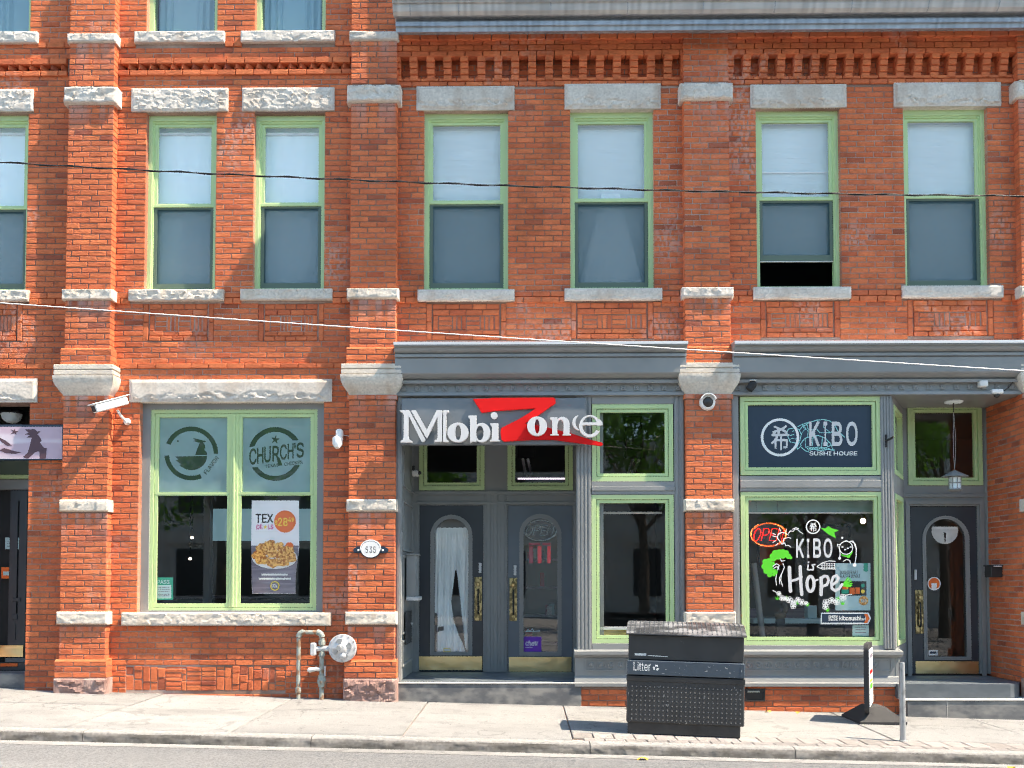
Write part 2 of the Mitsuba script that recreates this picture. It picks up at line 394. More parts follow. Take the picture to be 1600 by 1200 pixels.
# ------------------------------------------------------------------ entries of the scene
def numbered(k):
    if k not in scene and k not in labels: return k
    i = 1
    while f'{k}_{i:03d}' in scene or f'{k}_{i:03d}' in labels: i += 1
    return f'{k}_{i:03d}'
def thing(name, label, cat_, group=None):
    k = numbered(name); labels[k] = {'label': label, 'category': cat_}
    if group: labels[k]['group'] = group
    return k
_next = {}
def part(parent, name, mesh, m, smooth=False, label=None, kind=None, uv=None, **more):
    base = f'{parent}__{name}'
    n = _next.get(base, 0); _next[base] = n + 1
    k = base if n == 0 else f'{base}_{n:03d}'
    scene[k] = mikit.ply(arr(mesh), m, smooth, uv=uv, **more)
    if label or kind:
        labels[k] = {a: b for a, b in (('label', label), ('kind', kind)) if b}
    return k
def whole(name, mesh, m, label, cat_, smooth=False, group=None, kind=None, **more):
    k = numbered(name); scene[k] = mikit.ply(arr(mesh), m, smooth, **more)
    labels[k] = {'label': label, 'category': cat_}
    if group: labels[k]['group'] = group
    if kind: labels[k]['kind'] = kind
    return k
def struct(name, mesh, m, label=None, **more):
    k = numbered(name); scene[k] = mikit.ply(arr(mesh), m, **more)
    labels[k] = {'kind': 'structure', **({'label': label} if label else {})}
    return k


# ------------------------------------------------------------------ brickwork
BL, BH, J = .2235, .0695, .010
ZREF = Z(471)


def brick_vf(x0, x1, z0, z1, yf, d, rng, c=.004):
    xs, zs = np.array([x0, x1, x1, x0]), np.array([z0, z0, z1, z1])
    s, t = np.array([1, -1, -1, 1]), np.array([1, 1, -1, -1])
    ci, cz = rng.uniform(.6, 2.0, 4) * c, rng.uniform(.5, 2.2, 4) * c
    yj = yf + rng.uniform(-.0025, .0025) + rng.uniform(-.0015, .0015, 4)
    V = np.concatenate([np.stack([xs + s * ci, yj, zs + t * cz], 1), np.stack([xs, yj + c * rng.uniform(.8, 2.4, 4), zs], 1), np.stack([xs, np.full(4, yf + d), zs], 1)])
    return V


_bf = [[0, 1, 2], [0, 2, 3]]
for _a, _b in ((0, 4), (4, 8)):
    for _i in range(4):
        _j = (_i + 1) % 4
        _bf += [[_a + _i, _b + _i, _b + _j], [_a + _i, _b + _j, _a + _j]]
_bf = np.array(_bf)


def lay(x0, x1, z0, z1, holes=(), shift=0, L=BL):
    out = []
    k0, k1 = math.floor((z0 - ZREF) / BH), math.ceil((z1 - ZREF) / BH)
    for k in range(k0, k1):
        za, zb = max(ZREF + k * BH, z0), min(ZREF + k * BH + BH - J, z1)
        if zb - za < .022: continue
        spans, m = [(x0, x1)], (zb - za) * .35
        for h in holes:
            if h[2] < zb - m and h[3] > za + m:
                spans = [q for a, b in spans for q in ((a, min(b, h[0])), (max(a, h[1]), b)) if q[1] - q[0] > .02]
        off = ((k + shift) % 2) * L / 2 + (((k + shift) * 7919) % 13) * .003
        for a, b in spans:
            n0 = math.floor((a - off) / L)
            cuts = [a] + [off + n * L for n in range(n0, n0 + int((b - a) / L) + 3) if a + .055 < off + n * L < b - .055] + [b]
            for i in range(len(cuts) - 1):
                out.append((cuts[i] + (J / 2 if i else 0), cuts[i + 1] - (J / 2 if i < len(cuts) - 2 else 0), za, zb))
    return out


def put_bricks(holder, bricks, seed, named=300, word='brick', rest='brickwork', mt='m_brick'):
    """bricks: (x0, x1, z0, z1, front, depth). The largest in the picture become entries, the rest one mesh."""
    rng = np.random.default_rng(seed)
    made = []
    for b in bricks:
        V = brick_vf(*b, rng)
        tone = np.clip(rng.normal(.5, .19), 0, 1)
        uv = np.tile([tone, rng.uniform()], (12, 1))
        cx, cz = (b[0] + b[1]) / 2, (b[2] + b[3]) / 2
        inside = -6.4 < cx < 6.2 and .1 < cz < 8.7
        made.append((((b[1] - b[0]) * (b[3] - b[2]) / (12 + b[4]) ** 2 if inside else 0) - 1e-6 * (abs(cx) + abs(cz - 3)), V, uv))
    order = sorted(range(len(made)), key=lambda i: -made[i][0])
    for i in order[:named]:
        part(holder, word, (made[i][1], _bf), mt, uv=made[i][2])
    if order[named:]:
        V, F = cat([(made[i][1], _bf) for i in order[named:]])
        part(holder, rest, (V, F), mt, kind='stuff', uv=np.vstack([made[i][2] for i in order[named:]]))

# ------------------------------------------------------------------ ground
def z_wall(x): return 1.5 - 1.4845 - .025 * x
def z_kerb(x): return 1.5 - 1.507 - .0218 * x
def z_road(x): return z_kerb(x) - .105
KY = -2.75
def z_walk(x, y): return z_wall(x) + (z_kerb(x) - z_wall(x)) * (y / KY)


def slab(x0, x1, y0, y1, zf, t=.1, g=.004, uvr=.5, nx=1):
    """A piece of paving whose top follows zf."""
    xs = np.linspace(x0, x1, nx + 1)
    V, F = [], []
    for i in range(nx):
        a, b = xs[i], xs[i + 1]
        c0, c1 = (g if i == 0 else 0), (g if i == nx - 1 else 0)
        o = len(V)
        P_ = [(a + c0, y0 + g), (b - c1, y0 + g), (b - c1, y1 - g), (a + c0, y1 - g)]
        Q_ = [(a, y0), (b, y0), (b, y1), (a, y1)]
        V += [(p[0], p[1], zf(*p)) for p in P_] + [(q[0], q[1], zf(*q) - g) for q in Q_] + [(q[0], q[1], zf(*q) - t) for q in Q_]
        F += [[o, o + 1, o + 2], [o, o + 2, o + 3]]
        for A, B in ((0, 4), (4, 8)):
            for i_ in range(4):
                j_ = (i_ + 1) % 4
                F += [[o + A + i_, o + B + i_, o + B + j_], [o + A + i_, o + B + j_, o + A + j_]]
    V = np.array(V, float)
    return V, np.array(F), np.tile([uvr, uvr], (len(V), 1))


rs = np.random.default_rng(5)
gx, gy = [-150, -20, 0, 20, 150], [-150, -40, -14, -3.5, KY - .02, 60]
V = np.array([[x, y, z_road(x)] for y in gy for x in gx]); W = len(gx)
F = np.array([t for j in range(len(gy) - 1) for i in range(W - 1) for t in ([j * W + i, j * W + i + 1, (j + 1) * W + i + 1], [j * W + i, (j + 1) * W + i + 1, (j + 1) * W + i])])
struct('road', (V, F), 'm_asphalt', 'sunlit grey asphalt road along the kerb')
xs = np.linspace(-30, 30, 121)
gw = KY - .17 + .035 * (meshkit.fbm(np.stack([xs * .9, xs * 0, xs * 0], 1), 3, 4) - .5)
V = np.concatenate([np.stack([xs, gw, z_road(xs) + .004], 1), np.stack([xs, xs * 0 + KY - .01, z_road(xs) + .008], 1)])
k = np.arange(120)
struct('road_gutter', (V, np.vstack([np.stack([k, k + 1, k + 122], 1), np.stack([k, k + 122, k + 121], 1)])), 'm_concrete', 'pale gutter strip between road and kerb', uv=np.tile([.8, .9], (242, 1)))
struct('sidewalk', (lambda a: (a[0], a[1]))(slab(-30, 30, KY + .16, .9, lambda x, y: z_walk(x, y) - .02, .08, nx=12)), 'm_mortar')
yp, joints = -2.12, [-30, -12.4, -10.8, -9.2, -7.6, -6.05, -4.45, -2.83, -1.18, .47, 2.12, 3.72, 5.30, 6.9, 8.5, 10.1, 30]
for a, b in zip(joints[:-1], joints[1:]):
    for y0, y1 in ((yp, -1.02), (-1.02, .35)):
        dz = rs.uniform(-.003, .003)
        left_part = b < .6
        v, f, uv = slab(a + .007, b - .007, (KY + .165 if left_part else y0) if y0 == yp else y0 + .004, y1 - .004, lambda x, y: z_walk(x, y) + dz, .05, .006, rs.uniform(0, 1), 2)
        part('sidewalk', 'slab', (v, f), 'm_concrete', uv=uv)
x = .476
while x < 7.4:
    w = .205
    for q, (y0, y1) in enumerate(((yp - .305, yp - .004), (KY + .165, yp - .313))):
        xo = x + q * .1
        if y1 - y0 > .05:
            v, f, uv = slab(xo, xo + w - .009, y0, y1, lambda x_, y_: z_walk(x_, y_) + rs.uniform(-.002, .002), .05, .006, rs.uniform(0, 1))
            part('sidewalk', 'paver', (v, f), 'm_paver', uv=uv)
    x += w
kj = [-30, -12, -7.9, -4.2, -2.02, .62, 2.55, 5.1, 8.6, 12, 30]
for a, b in zip(kj[:-1], kj[1:]):
    n = max(2, int((b - a) / .06)) if abs(a) < 29 and abs(b) < 29 else 4
    xx = np.linspace(a + .004, b - .004, n + 1)
    h = meshkit.fbm(np.stack([xx * 6, xx * 0 + 3, xx * 0], 1), 4, 8) - .5
    zk = z_kerb(xx)
    rows = [np.stack([xx, xx * 0 + KY - .012 + .02 * h, zk - .16], 1), np.stack([xx, xx * 0 + KY - .004 + .03 * h, zk - .05], 1),
            np.stack([xx, xx * 0 + KY + .008 + .02 * h, zk - .016 + .008 * h], 1), np.stack([xx, xx * 0 + KY + .034 + .012 * h, zk - .001], 1), np.stack([xx, xx * 0 + KY + .163, zk + .001], 1), np.stack([xx, xx * 0 + KY + .163, zk - .16], 1)]
    V = np.vstack(rows); M = n + 1
    F = [t for r in range(5) for i in range(n) for t in ([r * M + i, r * M + i + 1, (r + 1) * M + i + 1], [r * M + i, (r + 1) * M + i + 1, (r + 1) * M + i])]
    V2, F2 = V, np.array(F)
    ends = np.array([[0, M, 2 * M], [0, 2 * M, 3 * M], [0, 3 * M, 4 * M], [0, 4 * M, 5 * M]])
    F2 = np.vstack([F2, ends[:, ::-1], ends + n])
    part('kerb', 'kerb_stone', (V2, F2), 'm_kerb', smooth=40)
labels['kerb'] = {'kind': 'structure', 'label': 'worn concrete kerb between sidewalk and road'}

# ------------------------------------------------------------------ the two brick buildings
LB = thing('brick_building', 'taller orange brick building with the fried chicken poster in its ground floor window', 'building')
RB = thing('brick_building', 'brick building with grey shopfronts under a grey metal roof cornice', 'building')
PF = -.13                                                        # face of the pilasters
XS = X(548, 300)                                                 # seam of the two buildings
XL, XR, ZT, ZB = -7.6, 7.9, Z(-70), -.35


def opening(x0, y0, x1, y1): return R(x0, y0, x1, y1, 0)


win_l = [opening(-70, 176, 42, 454), opening(227, 176, 337, 454), opening(396, 176, 507, 453)]
top_l = [opening(-70, -80, 48, 53), opening(230, -80, 340, 52), opening(399, -80, 509, 51)]
lint_l = [R(-90, 141, 53, 175), R(206, 139, 357, 175), R(379, 138, 523, 174)]
sill_l = [R(-90, 455, 47, 472), R(203, 454, 351, 471), R(377, 453, 520, 470)]
tsil_l = [R(-90, 53, 61, 70), R(212, 52, 352, 69), R(378, 51, 524, 68)]
shop_l = opening(216, 628, 505, 958)
door_l = opening(-60, 629, 42, 1100)
pan_l = [R(-70, 474, 35, 533), R(223, 474, 334, 533), R(403, 474, 506, 533)]
win_r = [opening(662, 173, 794, 453), opening(891, 171, 1022, 452), opening(1182, 169, 1314, 450), opening(1413, 167, 1545, 449)]
lint_r = [R(651, 136, 804, 173), R(882, 132, 1032, 171), R(1172, 133, 1322, 169), R(1396, 130, 1563, 167)]
sill_r = [R(653, 454, 804, 471), R(882, 452, 1034, 470), R(1176, 450, 1328, 468), R(1408, 448, 1565, 466)]
pan_r = [R(666, 474, 791, 531), R(892, 472, 1021, 529), R(1188, 470, 1313, 527), R(1418, 468, 1553, 525)]

ZSH = Z(540)                                                      # underside of the brick over the shopfronts
zf0, zf1 = Z(134), Z(40)                                          # corbelled frieze of the right building
dog0, dog1 = Z(113), Z(86)                                        # dogtooth band of the left building
holes_l = win_l + top_l + lint_l + sill_l + tsil_l + pan_l + [shop_l, door_l, R(203, 593, 519, 628), R(-90, 592, 59, 629), R(193, 957, 518, 977), (XL - 1, XS, dog0, dog1), R(196, 1041, 446, 1079)]
holes_r = win_r + lint_r + sill_r + pan_r + [(XS, XR, zf0, zf1)]


def backing(r, holes, y0, y1):
    return extr(rect(r).difference(unary_union([rect(h) for h in holes])), y0, y1)


ZSTR = (Z(473), Z(454.5))
holes_l += [(XL - 1, XS, *ZSTR)]; holes_r += [(XS, XR, *ZSTR)]
wl = part(LB, 'wall', backing((XL, XS, ZB, ZT), win_l + top_l + pan_l + [shop_l, door_l, (XL + .6, X(106, 100), dog0, dog1), (X(177, 100), XS - .01, dog0, dog1), R(197, 1042, 445, 1078)], .009, .30), 'm_mortar')
wr = part(RB, 'wall', backing((XS + .002, XR, ZSH, ZT), win_r + pan_r + [(XS + .01, XR - .01, zf0 + .02, zf1 - .2)], .009, .30), 'm_mortar')
bl = [(*b, 0.0, .11) for b in lay(XL, X(104, 300) + .02, ZB, ZT, holes_l, 0)] + [(*b, 0.0, .11) for b in lay(X(176, 300) - .02, XS + .02, ZB, ZT, holes_l, 1)]
br = [(*b, 0.0, .11) for b in lay(X(620, 300) - .02, X(1069, 300) + .02, ZSH, Z(48), holes_r, 0)] + [(*b, 0.0, .11) for b in lay(X(1140, 300) - .02, X(1596, 300) + .02, ZSH, Z(48), holes_r, 1)]
put_bricks(wl, bl, 11)
ero = R(196, 1041, 446, 1079)
rng = np.random.default_rng(91)
er = part(wl, 'worn_brickwork', bx(ero[0], ero[1], .0135, .09, ero[2], ero[3]), 'm_mortar')
x = ero[0]
while x < ero[1] - .03:
    w_ = rng.uniform(.055, .11) if rng.uniform() < .75 else rng.uniform(.14, .22)
    z0_ = ero[2]
    while z0_ < ero[3] - .02:
        h_ = min(rng.uniform(.06, .22) if w_ < .12 else rng.uniform(.05, .075), ero[3] - z0_ + rng.uniform(0, .02))
        V = brick_vf(x, min(x + w_, ero[1]) - .006, z0_, z0_ + h_ - .006, rng.uniform(-.002, .010), .08, rng, .006)
        part(wl, 'worn_brick', (V, _bf), 'm_brick', uv=np.tile([np.clip(rng.normal(.4, .25), 0, 1), rng.uniform()], (12, 1)))
        z0_ += h_
    x += w_
put_bricks(wr, br, 12)

# courses that stand proud: string course over the ground floor, bands round the dogtooth, edges under the sills


def course(par, x0, x1, zc, h, yf, d, seed, L=BL, word='projecting_brick', c=.003):
    rng = np.random.default_rng(seed)
    x, x0_ = x0 - (seed % 2) * .5 * L, x0
    while x < x1 - .03:
        e = min(x + L - J, x1)
        V = brick_vf(max(x, x0_), e, zc, zc + h, yf, d, rng, c)
        part(par, word, (V, _bf), 'm_brick', uv=np.tile([np.clip(rng.normal(.5, .2), 0, 1), rng.uniform(0, .9)], (12, 1)))
        x += L


for xa, xb in ((XL + .6, X(106, 100)), (X(177, 100), XS)):
    course(wl, xa, xb, Z(95, -.035), Z(86.5) - Z(95), -.035, .12, 21)
    course(wl, xa, xb, Z(113, -.03), Z(105.5) - Z(113), -.03, .12, 22)
    part(wl, 'recess_back', bx(xa, xb, .11, .16, dog0, dog1), 'm_mortar')
    rng = np.random.default_rng(3)
    x = xa
    while x < xb - .1:                                            # dogtooth: bricks set at 45 degrees
        w = .074
        za, zb_ = Z(105) + .003, Z(95.5)
        v = np.array([[x + .016, .07, za], [x + w, -.026, za], [x + 2 * w - .016, .07, za], [x + .016, .07, zb_], [x + w, -.026, zb_], [x + 2 * w - .016, .07, zb_]])
        part(wl, 'dogtooth_brick', (v, np.array([[0, 1, 4], [0, 4, 3], [1, 2, 5], [1, 5, 4], [3, 4, 5], [0, 2, 1]])), 'm_brick', uv=np.tile([rng.uniform(.1, .8), rng.uniform()], (6, 1)))
        x += 2 * w - .012

# string courses under the window sills and over the ground floor, each with a shadow line below
def string_course(par, spans, stops, ya, yb, yf, seed):
    for xa, xb in spans:
        cuts = [xa] + [v for s in sorted(stops) for v in (s[0] - .002, s[1] + .002)] + [xb]
        for a, b in zip(cuts[::2], cuts[1::2]):
            a, b = max(a, xa), min(b, xb)
            if b - a > .06: course(par, a, b, Z(yb, yf), Z(ya, yf) - Z(yb, yf), yf, .02 - yf, seed)
SPL = ((XL + .6, X(104, 460)), (X(176, 460), XS)); SPR = ((X(620, 460), X(1069, 460)), (X(1140, 460), X(1594, 460)))
for i, (ya, yb) in enumerate(((455, 463), (464, 472.5))):
    string_course(wl, SPL, [s for s in sill_l], ya, yb, -.022, 210 + i)
    string_course(wr, SPR, [s for s in sill_r], ya, yb, -.022, 220 + i)
string_course(wl, SPL, [], 566, 573.5, -.018, 231)
string_course(wl, SPL, [s for s in tsil_l], 61, 69, -.018, 233)

# corbelled frieze of the right building
fr = part(RB, 'frieze', bx(XS + .003, XR, .095, .25, zf0, zf1), 'm_mortar')
for xa, xb in ((X(617, 90), X(1073, 90)), (X(1135, 90), X(1596, 90))):
    ZF = lambda y, Y: Z(y, Y)
    course(fr, xa, xb, ZF(60.5, -.135), ZF(52, -.135) - ZF(60.5, -.135), -.135, .14, 31)
    for i, (ya, yb) in enumerate(((69, 61), (78, 70), (87, 79))):
        course(fr, xa, xb, ZF(ya, -.095), ZF(yb, -.095) - ZF(ya, -.095), -.095, .11, 32 + i)
    course(fr, xa, xb, ZF(133.5, -.02), ZF(127, -.02) - ZF(133.5, -.02), -.020, .04, 36)
    course(fr, xa, xb, ZF(126, -.01), ZF(121.5, -.01) - ZF(126, -.01), -.010, .03, 37)
    n = round((xb - xa) / .2105)
    for i in range(n + 1):
        xc = xa + .03 + i * (xb - xa - .06) / n
        ms = []
        for q in range(4):
            za, zb_ = Z(122 - 8.6 * q, -.06), Z(122 - 8.6 * q - 7.9, -.06)
            ms.append(brick_vf(xc - .049, xc + .049, za, zb_, -.022 - .022 * q, .117 + .022 * q, rng, .004))
        V, F = cat([(m, _bf) for m in ms])
        t = [(np.clip(rng.normal(.6, .12), 0, 1), rng.uniform(0, .9)) for m in ms]
        part(fr, 'dentil', (V, F), 'm_brick', uv=np.vstack([np.tile(q, (12, 1)) for q in t]))
    for i, (ya, yb) in enumerate(((121, 113), (112, 104.5), (103.5, 96), (95, 85))):
        course(fr, xa, xb, Z(ya), Z(yb) - Z(ya), .085, .02, 41 + i, word='brick')


# recessed brick panels under the windows
def brick_panel(par, r, seed):
    rng = np.random.default_rng(seed)
    p = part(par, 'brick_panel', bx(r[0], r[1], .0255, .06, r[2], r[3]), 'm_mortar')
    bw = .078
    def pc(x0, x1, z0, z1, yf, d):
        part(p, 'brick', (brick_vf(x0, x1, z0, z1, yf, d, rng, .005), _bf), 'm_brick', uv=np.tile([np.clip(rng.normal(.42, .2), 0, 1), rng.uniform(0, .93)], (12, 1)))
    n = 5; L = (r[1] - r[0] - 2 * bw) / n
    for i in range(n):
        pc(r[0] + bw + i * L, r[0] + bw + (i + 1) * L - .007, r[3] - bw + .005, r[3] - .005, .010, .03)
        pc(r[0] + bw + i * L, r[0] + bw + (i + 1) * L - .007, r[2] + .005, r[2] + .06, -.004, .05)
    for s in (0, 1):
        xa = r[0] + .004 if s == 0 else r[1] - bw + .012
        for i in range(2):
            h = (r[3] - r[2]) / 2
            pc(xa, xa + bw - .016, r[2] + i * h + .004, r[2] + (i + 1) * h - .004, 0.0, .04)
    q = (r[0] + bw + .004, r[1] - bw - .004, r[2] + .066, r[3] - bw)
    for i in range(4):
        L = (q[1] - q[0]) / 4
        pc(q[0] + i * L, q[0] + (i + 1) * L - .007, q[3] - .066, q[3] - .003, .004, .05)
        pc(q[0] + i * L, q[0] + (i + 1) * L - .007, q[2] + .003, q[2] + .058, .006, .05)
    q = (q[0] + .002, q[1], q[2] + .066, q[3] - .074)
    for s in (0, 1):
        xa = q[0] if s == 0 else q[1] - .062
        pc(xa, xa + .058, q[2], q[3], .004, .05)
    q = (q[0] + .068, q[1] - .068, q[2], q[3]); n = 4; L = (q[1] - q[0]) / n
    for i in range(n):
        for j in range(3):
            a, b = q[0] + i * L, q[0] + (i + 1) * L - .006
            if i % 2 == 0:
                h = (q[3] - q[2]) / 3
                pc(a, b, q[2] + j * h, q[2] + (j + 1) * h - .007, .020, .03)
            else:
                w = L / 3
                pc(a + j * w, a + (j + 1) * w - .007, q[2], q[3] - .004, .020, .03)


for i, r in enumerate(pan_l): brick_panel(LB, r, 60 + i)
for i, r in enumerate(pan_r): brick_panel(RB, r, 70 + i)

# stone lintels and sills
for i, r in enumerate(lint_l): part(LB, 'lintel', rockface(*r, -.022, .20, .023, 100 + i, .016, .012), 'm_stone', 18)
for i, r in enumerate(sill_l): part(LB, 'sill', rockface(*r, -.05, .12, .020, 110 + i, .012, .014), 'm_stone_warm', 18)
for i, r in enumerate(tsil_l): part(LB, 'sill', rockface(*r, -.05, .12, .020, 115 + i, .012, .014), 'm_stone', 18)
part(LB, 'lintel', rockface(*R(203, 593, 519, 628), -.022, .20, .030, 120, .03, .014, 0, 'chip'), 'm_stone', 18)
part(LB, 'lintel', rockface(*R(-90, 592, 59, 629), -.022, .20, .030, 121, .03, .014, 0, 'chip'), 'm_stone', 18)
part(LB, 'sill', rockface(*R(193, 957, 518, 977), -.07, .12, .014, 122, .012, .014), 'm_stone_warm', 18)
for i, r in enumerate(lint_r): part(RB, 'lintel', rockface(*r, -.022, .20, .045, 130 + i, .03, .014, 0, 'chip'), 'm_stone', 18)
for i, r in enumerate(sill_r): part(RB, 'sill', rockface(*r, -.05, .12, .018, 140 + i, .014, .010, 0, 'chip'), 'm_stone', 18)


# pilasters
def pilaster(par, xa, xb, seed, top=None, left_open=0.0):
    """xa, xb: edges of the shaft on its face."""
    zs = lambda y: Z(y, PF)
    p = part(par, 'pilaster', bx(xa + .007, xb - .007, PF + .008, .008, ZB, zs(-75), .003), 'm_mortar')
    stones = [(48, 63, .025, -.035), (133, 160, .05, -.075), (450, 467, .035, -.045), (780, 799, .022, -.04), (956, 976, .03, -.045)]
    if top: stones = stones[1:]
    free = [(top or -75, 48 if not top else 133), (63, 133), (160, 450), (467, 544), (624, 780), (799, 956), (976, 1033)]
    if top: free[1] = (133, 133)
    out = []
    for i, (a, b) in enumerate(free):
        if b - a < 3: continue
        out += [(*q, PF, -PF + .004) for q in lay(xa, xb, zs(b), zs(a), (), seed + i, .217)]
    for (a, b, e, d) in ((545, 570, .033, -.035), (617, 624, .018, -.02), (1034, 1060, .035, -.04)):
        part(p, 'brick_block_core', bx(xa - e + .006, xb + e - .006, PF + d + .008, .006, zs(b), zs(a)), 'm_mortar')
        out += [(*q, PF + d, -PF - d + .003) for q in lay(xa - e, xb + e, zs(b), zs(a), (), seed + a, .217)]
        if a != 617:
            m = prof([(PF + d, zs(a) - .002), (PF + d + .02, zs(a) + .022), (-.002, zs(a) + .03), (-.002, zs(a) - .002)], xa - e + .004, xb + e - .004)
            part(p, 'weathering', m, 'm_brick', uv=np.tile([.75, .4], (len(m[0]), 1)))
    put_bricks(p, out, seed, 300)
    for i, (a, b, e, d) in enumerate(stones):
        big = b - a > 24
        r = (xa - e, xb + e, zs(b), zs(a))
        part(p, 'stone_band', rockface(*r, PF + d * (.55 if big else .7), -.002, .030 if big else .014, seed + 7 * i, .012, .014, .032 if big else .016, 'round'), 'm_stone' if i < 2 else 'm_stone_warm', 35)
    # moulded capital
    ma, mb = (xb - xa) / 2, (xa + xb) / 2
    rows = [(570, 577.5, .085, -.095), (577.5, 579, .070, -.08), (579, 585.5, .085, -.095), (585.5, 587, .078, -.088)]
    ms = [bx(xa - e, xb + e, PF + d, -.003, zs(b), zs(a) - .0005, .006) for a, b, e, d in rows]
    cur = [(587, .092, -.105), (591, .092, -.105), (597, .084, -.096), (603, .066, -.075), (609, .036, -.042), (614, .010, -.012), (617, .0, -.002)]
    V, F = [], []
    for y, e, d in cur:
        V += [(xa - e, -.003, zs(y)), (xa - e, PF + d, zs(y)), (xb + e, PF + d, zs(y)), (xb + e, -.003, zs(y))]
    for i in range(len(cur) - 1):
        for j in range(4):
            A, B, C, D = i * 4 + j, i * 4 + (j + 1) % 4, i * 4 + 4 + (j + 1) % 4, i * 4 + 4 + j
            F += [[A, D, C], [A, C, B]]
    F += [[0, 1, 2], [0, 2, 3]]; n = len(cur) * 4 - 4; F += [[n, n + 2, n + 1], [n, n + 3, n + 2]]
    part(p, 'capital', cat(ms + [(np.array(V), np.array(F))]), 'm_stone_warm', 25, label='moulded pale stone capital')
    part(p, 'base_stone', rockface(xa - .045, xb + .045, ZB, zs(1060), PF - .045, -.002, .035, seed + 90, .02, .02, .015), 'm_stone_red', 18, label='rough reddish base stone')
    return p


P1 = (X(104.7, 300, PF), X(175.5, 300, PF)); P2 = (X(547.5, 300, PF), X(619.5, 300, PF)); P3 = (X(1069, 300, PF), X(1140, 300, PF)); P4 = (X(1594, 300, PF), X(1666, 300, PF))
pilaster(LB, *P1, 200)
pilaster(LB, *P2, 300)
pilaster(RB, *P3, 400, 52)
pilaster(RB, *P4, 500, 52)

# metal cornice at the top of the right building
xc0 = X(618, 25, -.5)
cz = lambda y, Y: Z(y, Y, 1000)
co = part(RB, 'cornice', prof([(0.0, cz(50, -.18)), (-.16, cz(50, -.16)), (-.46, cz(47.5, -.46)), (-.47, cz(40, -.47)), (-.50, cz(38, -.50)), (-.50, cz(32, -.50)), (-.47, cz(30.5, -.47)), (-.42, cz(29, -.42)), (-.42, cz(25, -.42)), (0.0, cz(25, -.42))], xc0, XR), 'm_metal', label='weathered grey metal roof cornice')
cur = [(-.44, 25.5), (-.47, 25), (-.55, 22), (-.60, 15), (-.62, 8), (-.63, 2), (-.64, 1.5), (-.66, 1), (-.66, -6), (-.72, -8), (-.78, -26), (-.79, -31)]
part(co, 'gutter', prof([(y, cz(q, y)) for y, q in cur] + [(-.30, cz(-31, -.79)), (-.30, cz(25.4, -.44))], xc0 - .02, XR), 'm_metal_light')
for x in (640, 716, 860, 980, 1098, 1210, 1330, 1450, 1560):
    xx = X(x, 20, -.6)
    part(co, 'seam', prof([(y - .004, cz(q, y)) for y, q in cur[:8]] + [(-.62 + .02, cz(1.5, -.64)), (-.43, cz(24, -.45))], xx, xx + .012), 'm_metal')
part(RB, 'parapet', bx(xc0 + .1, XR, -.28, .30, cz(24, -.42), ZT + .6), 'm_metal')


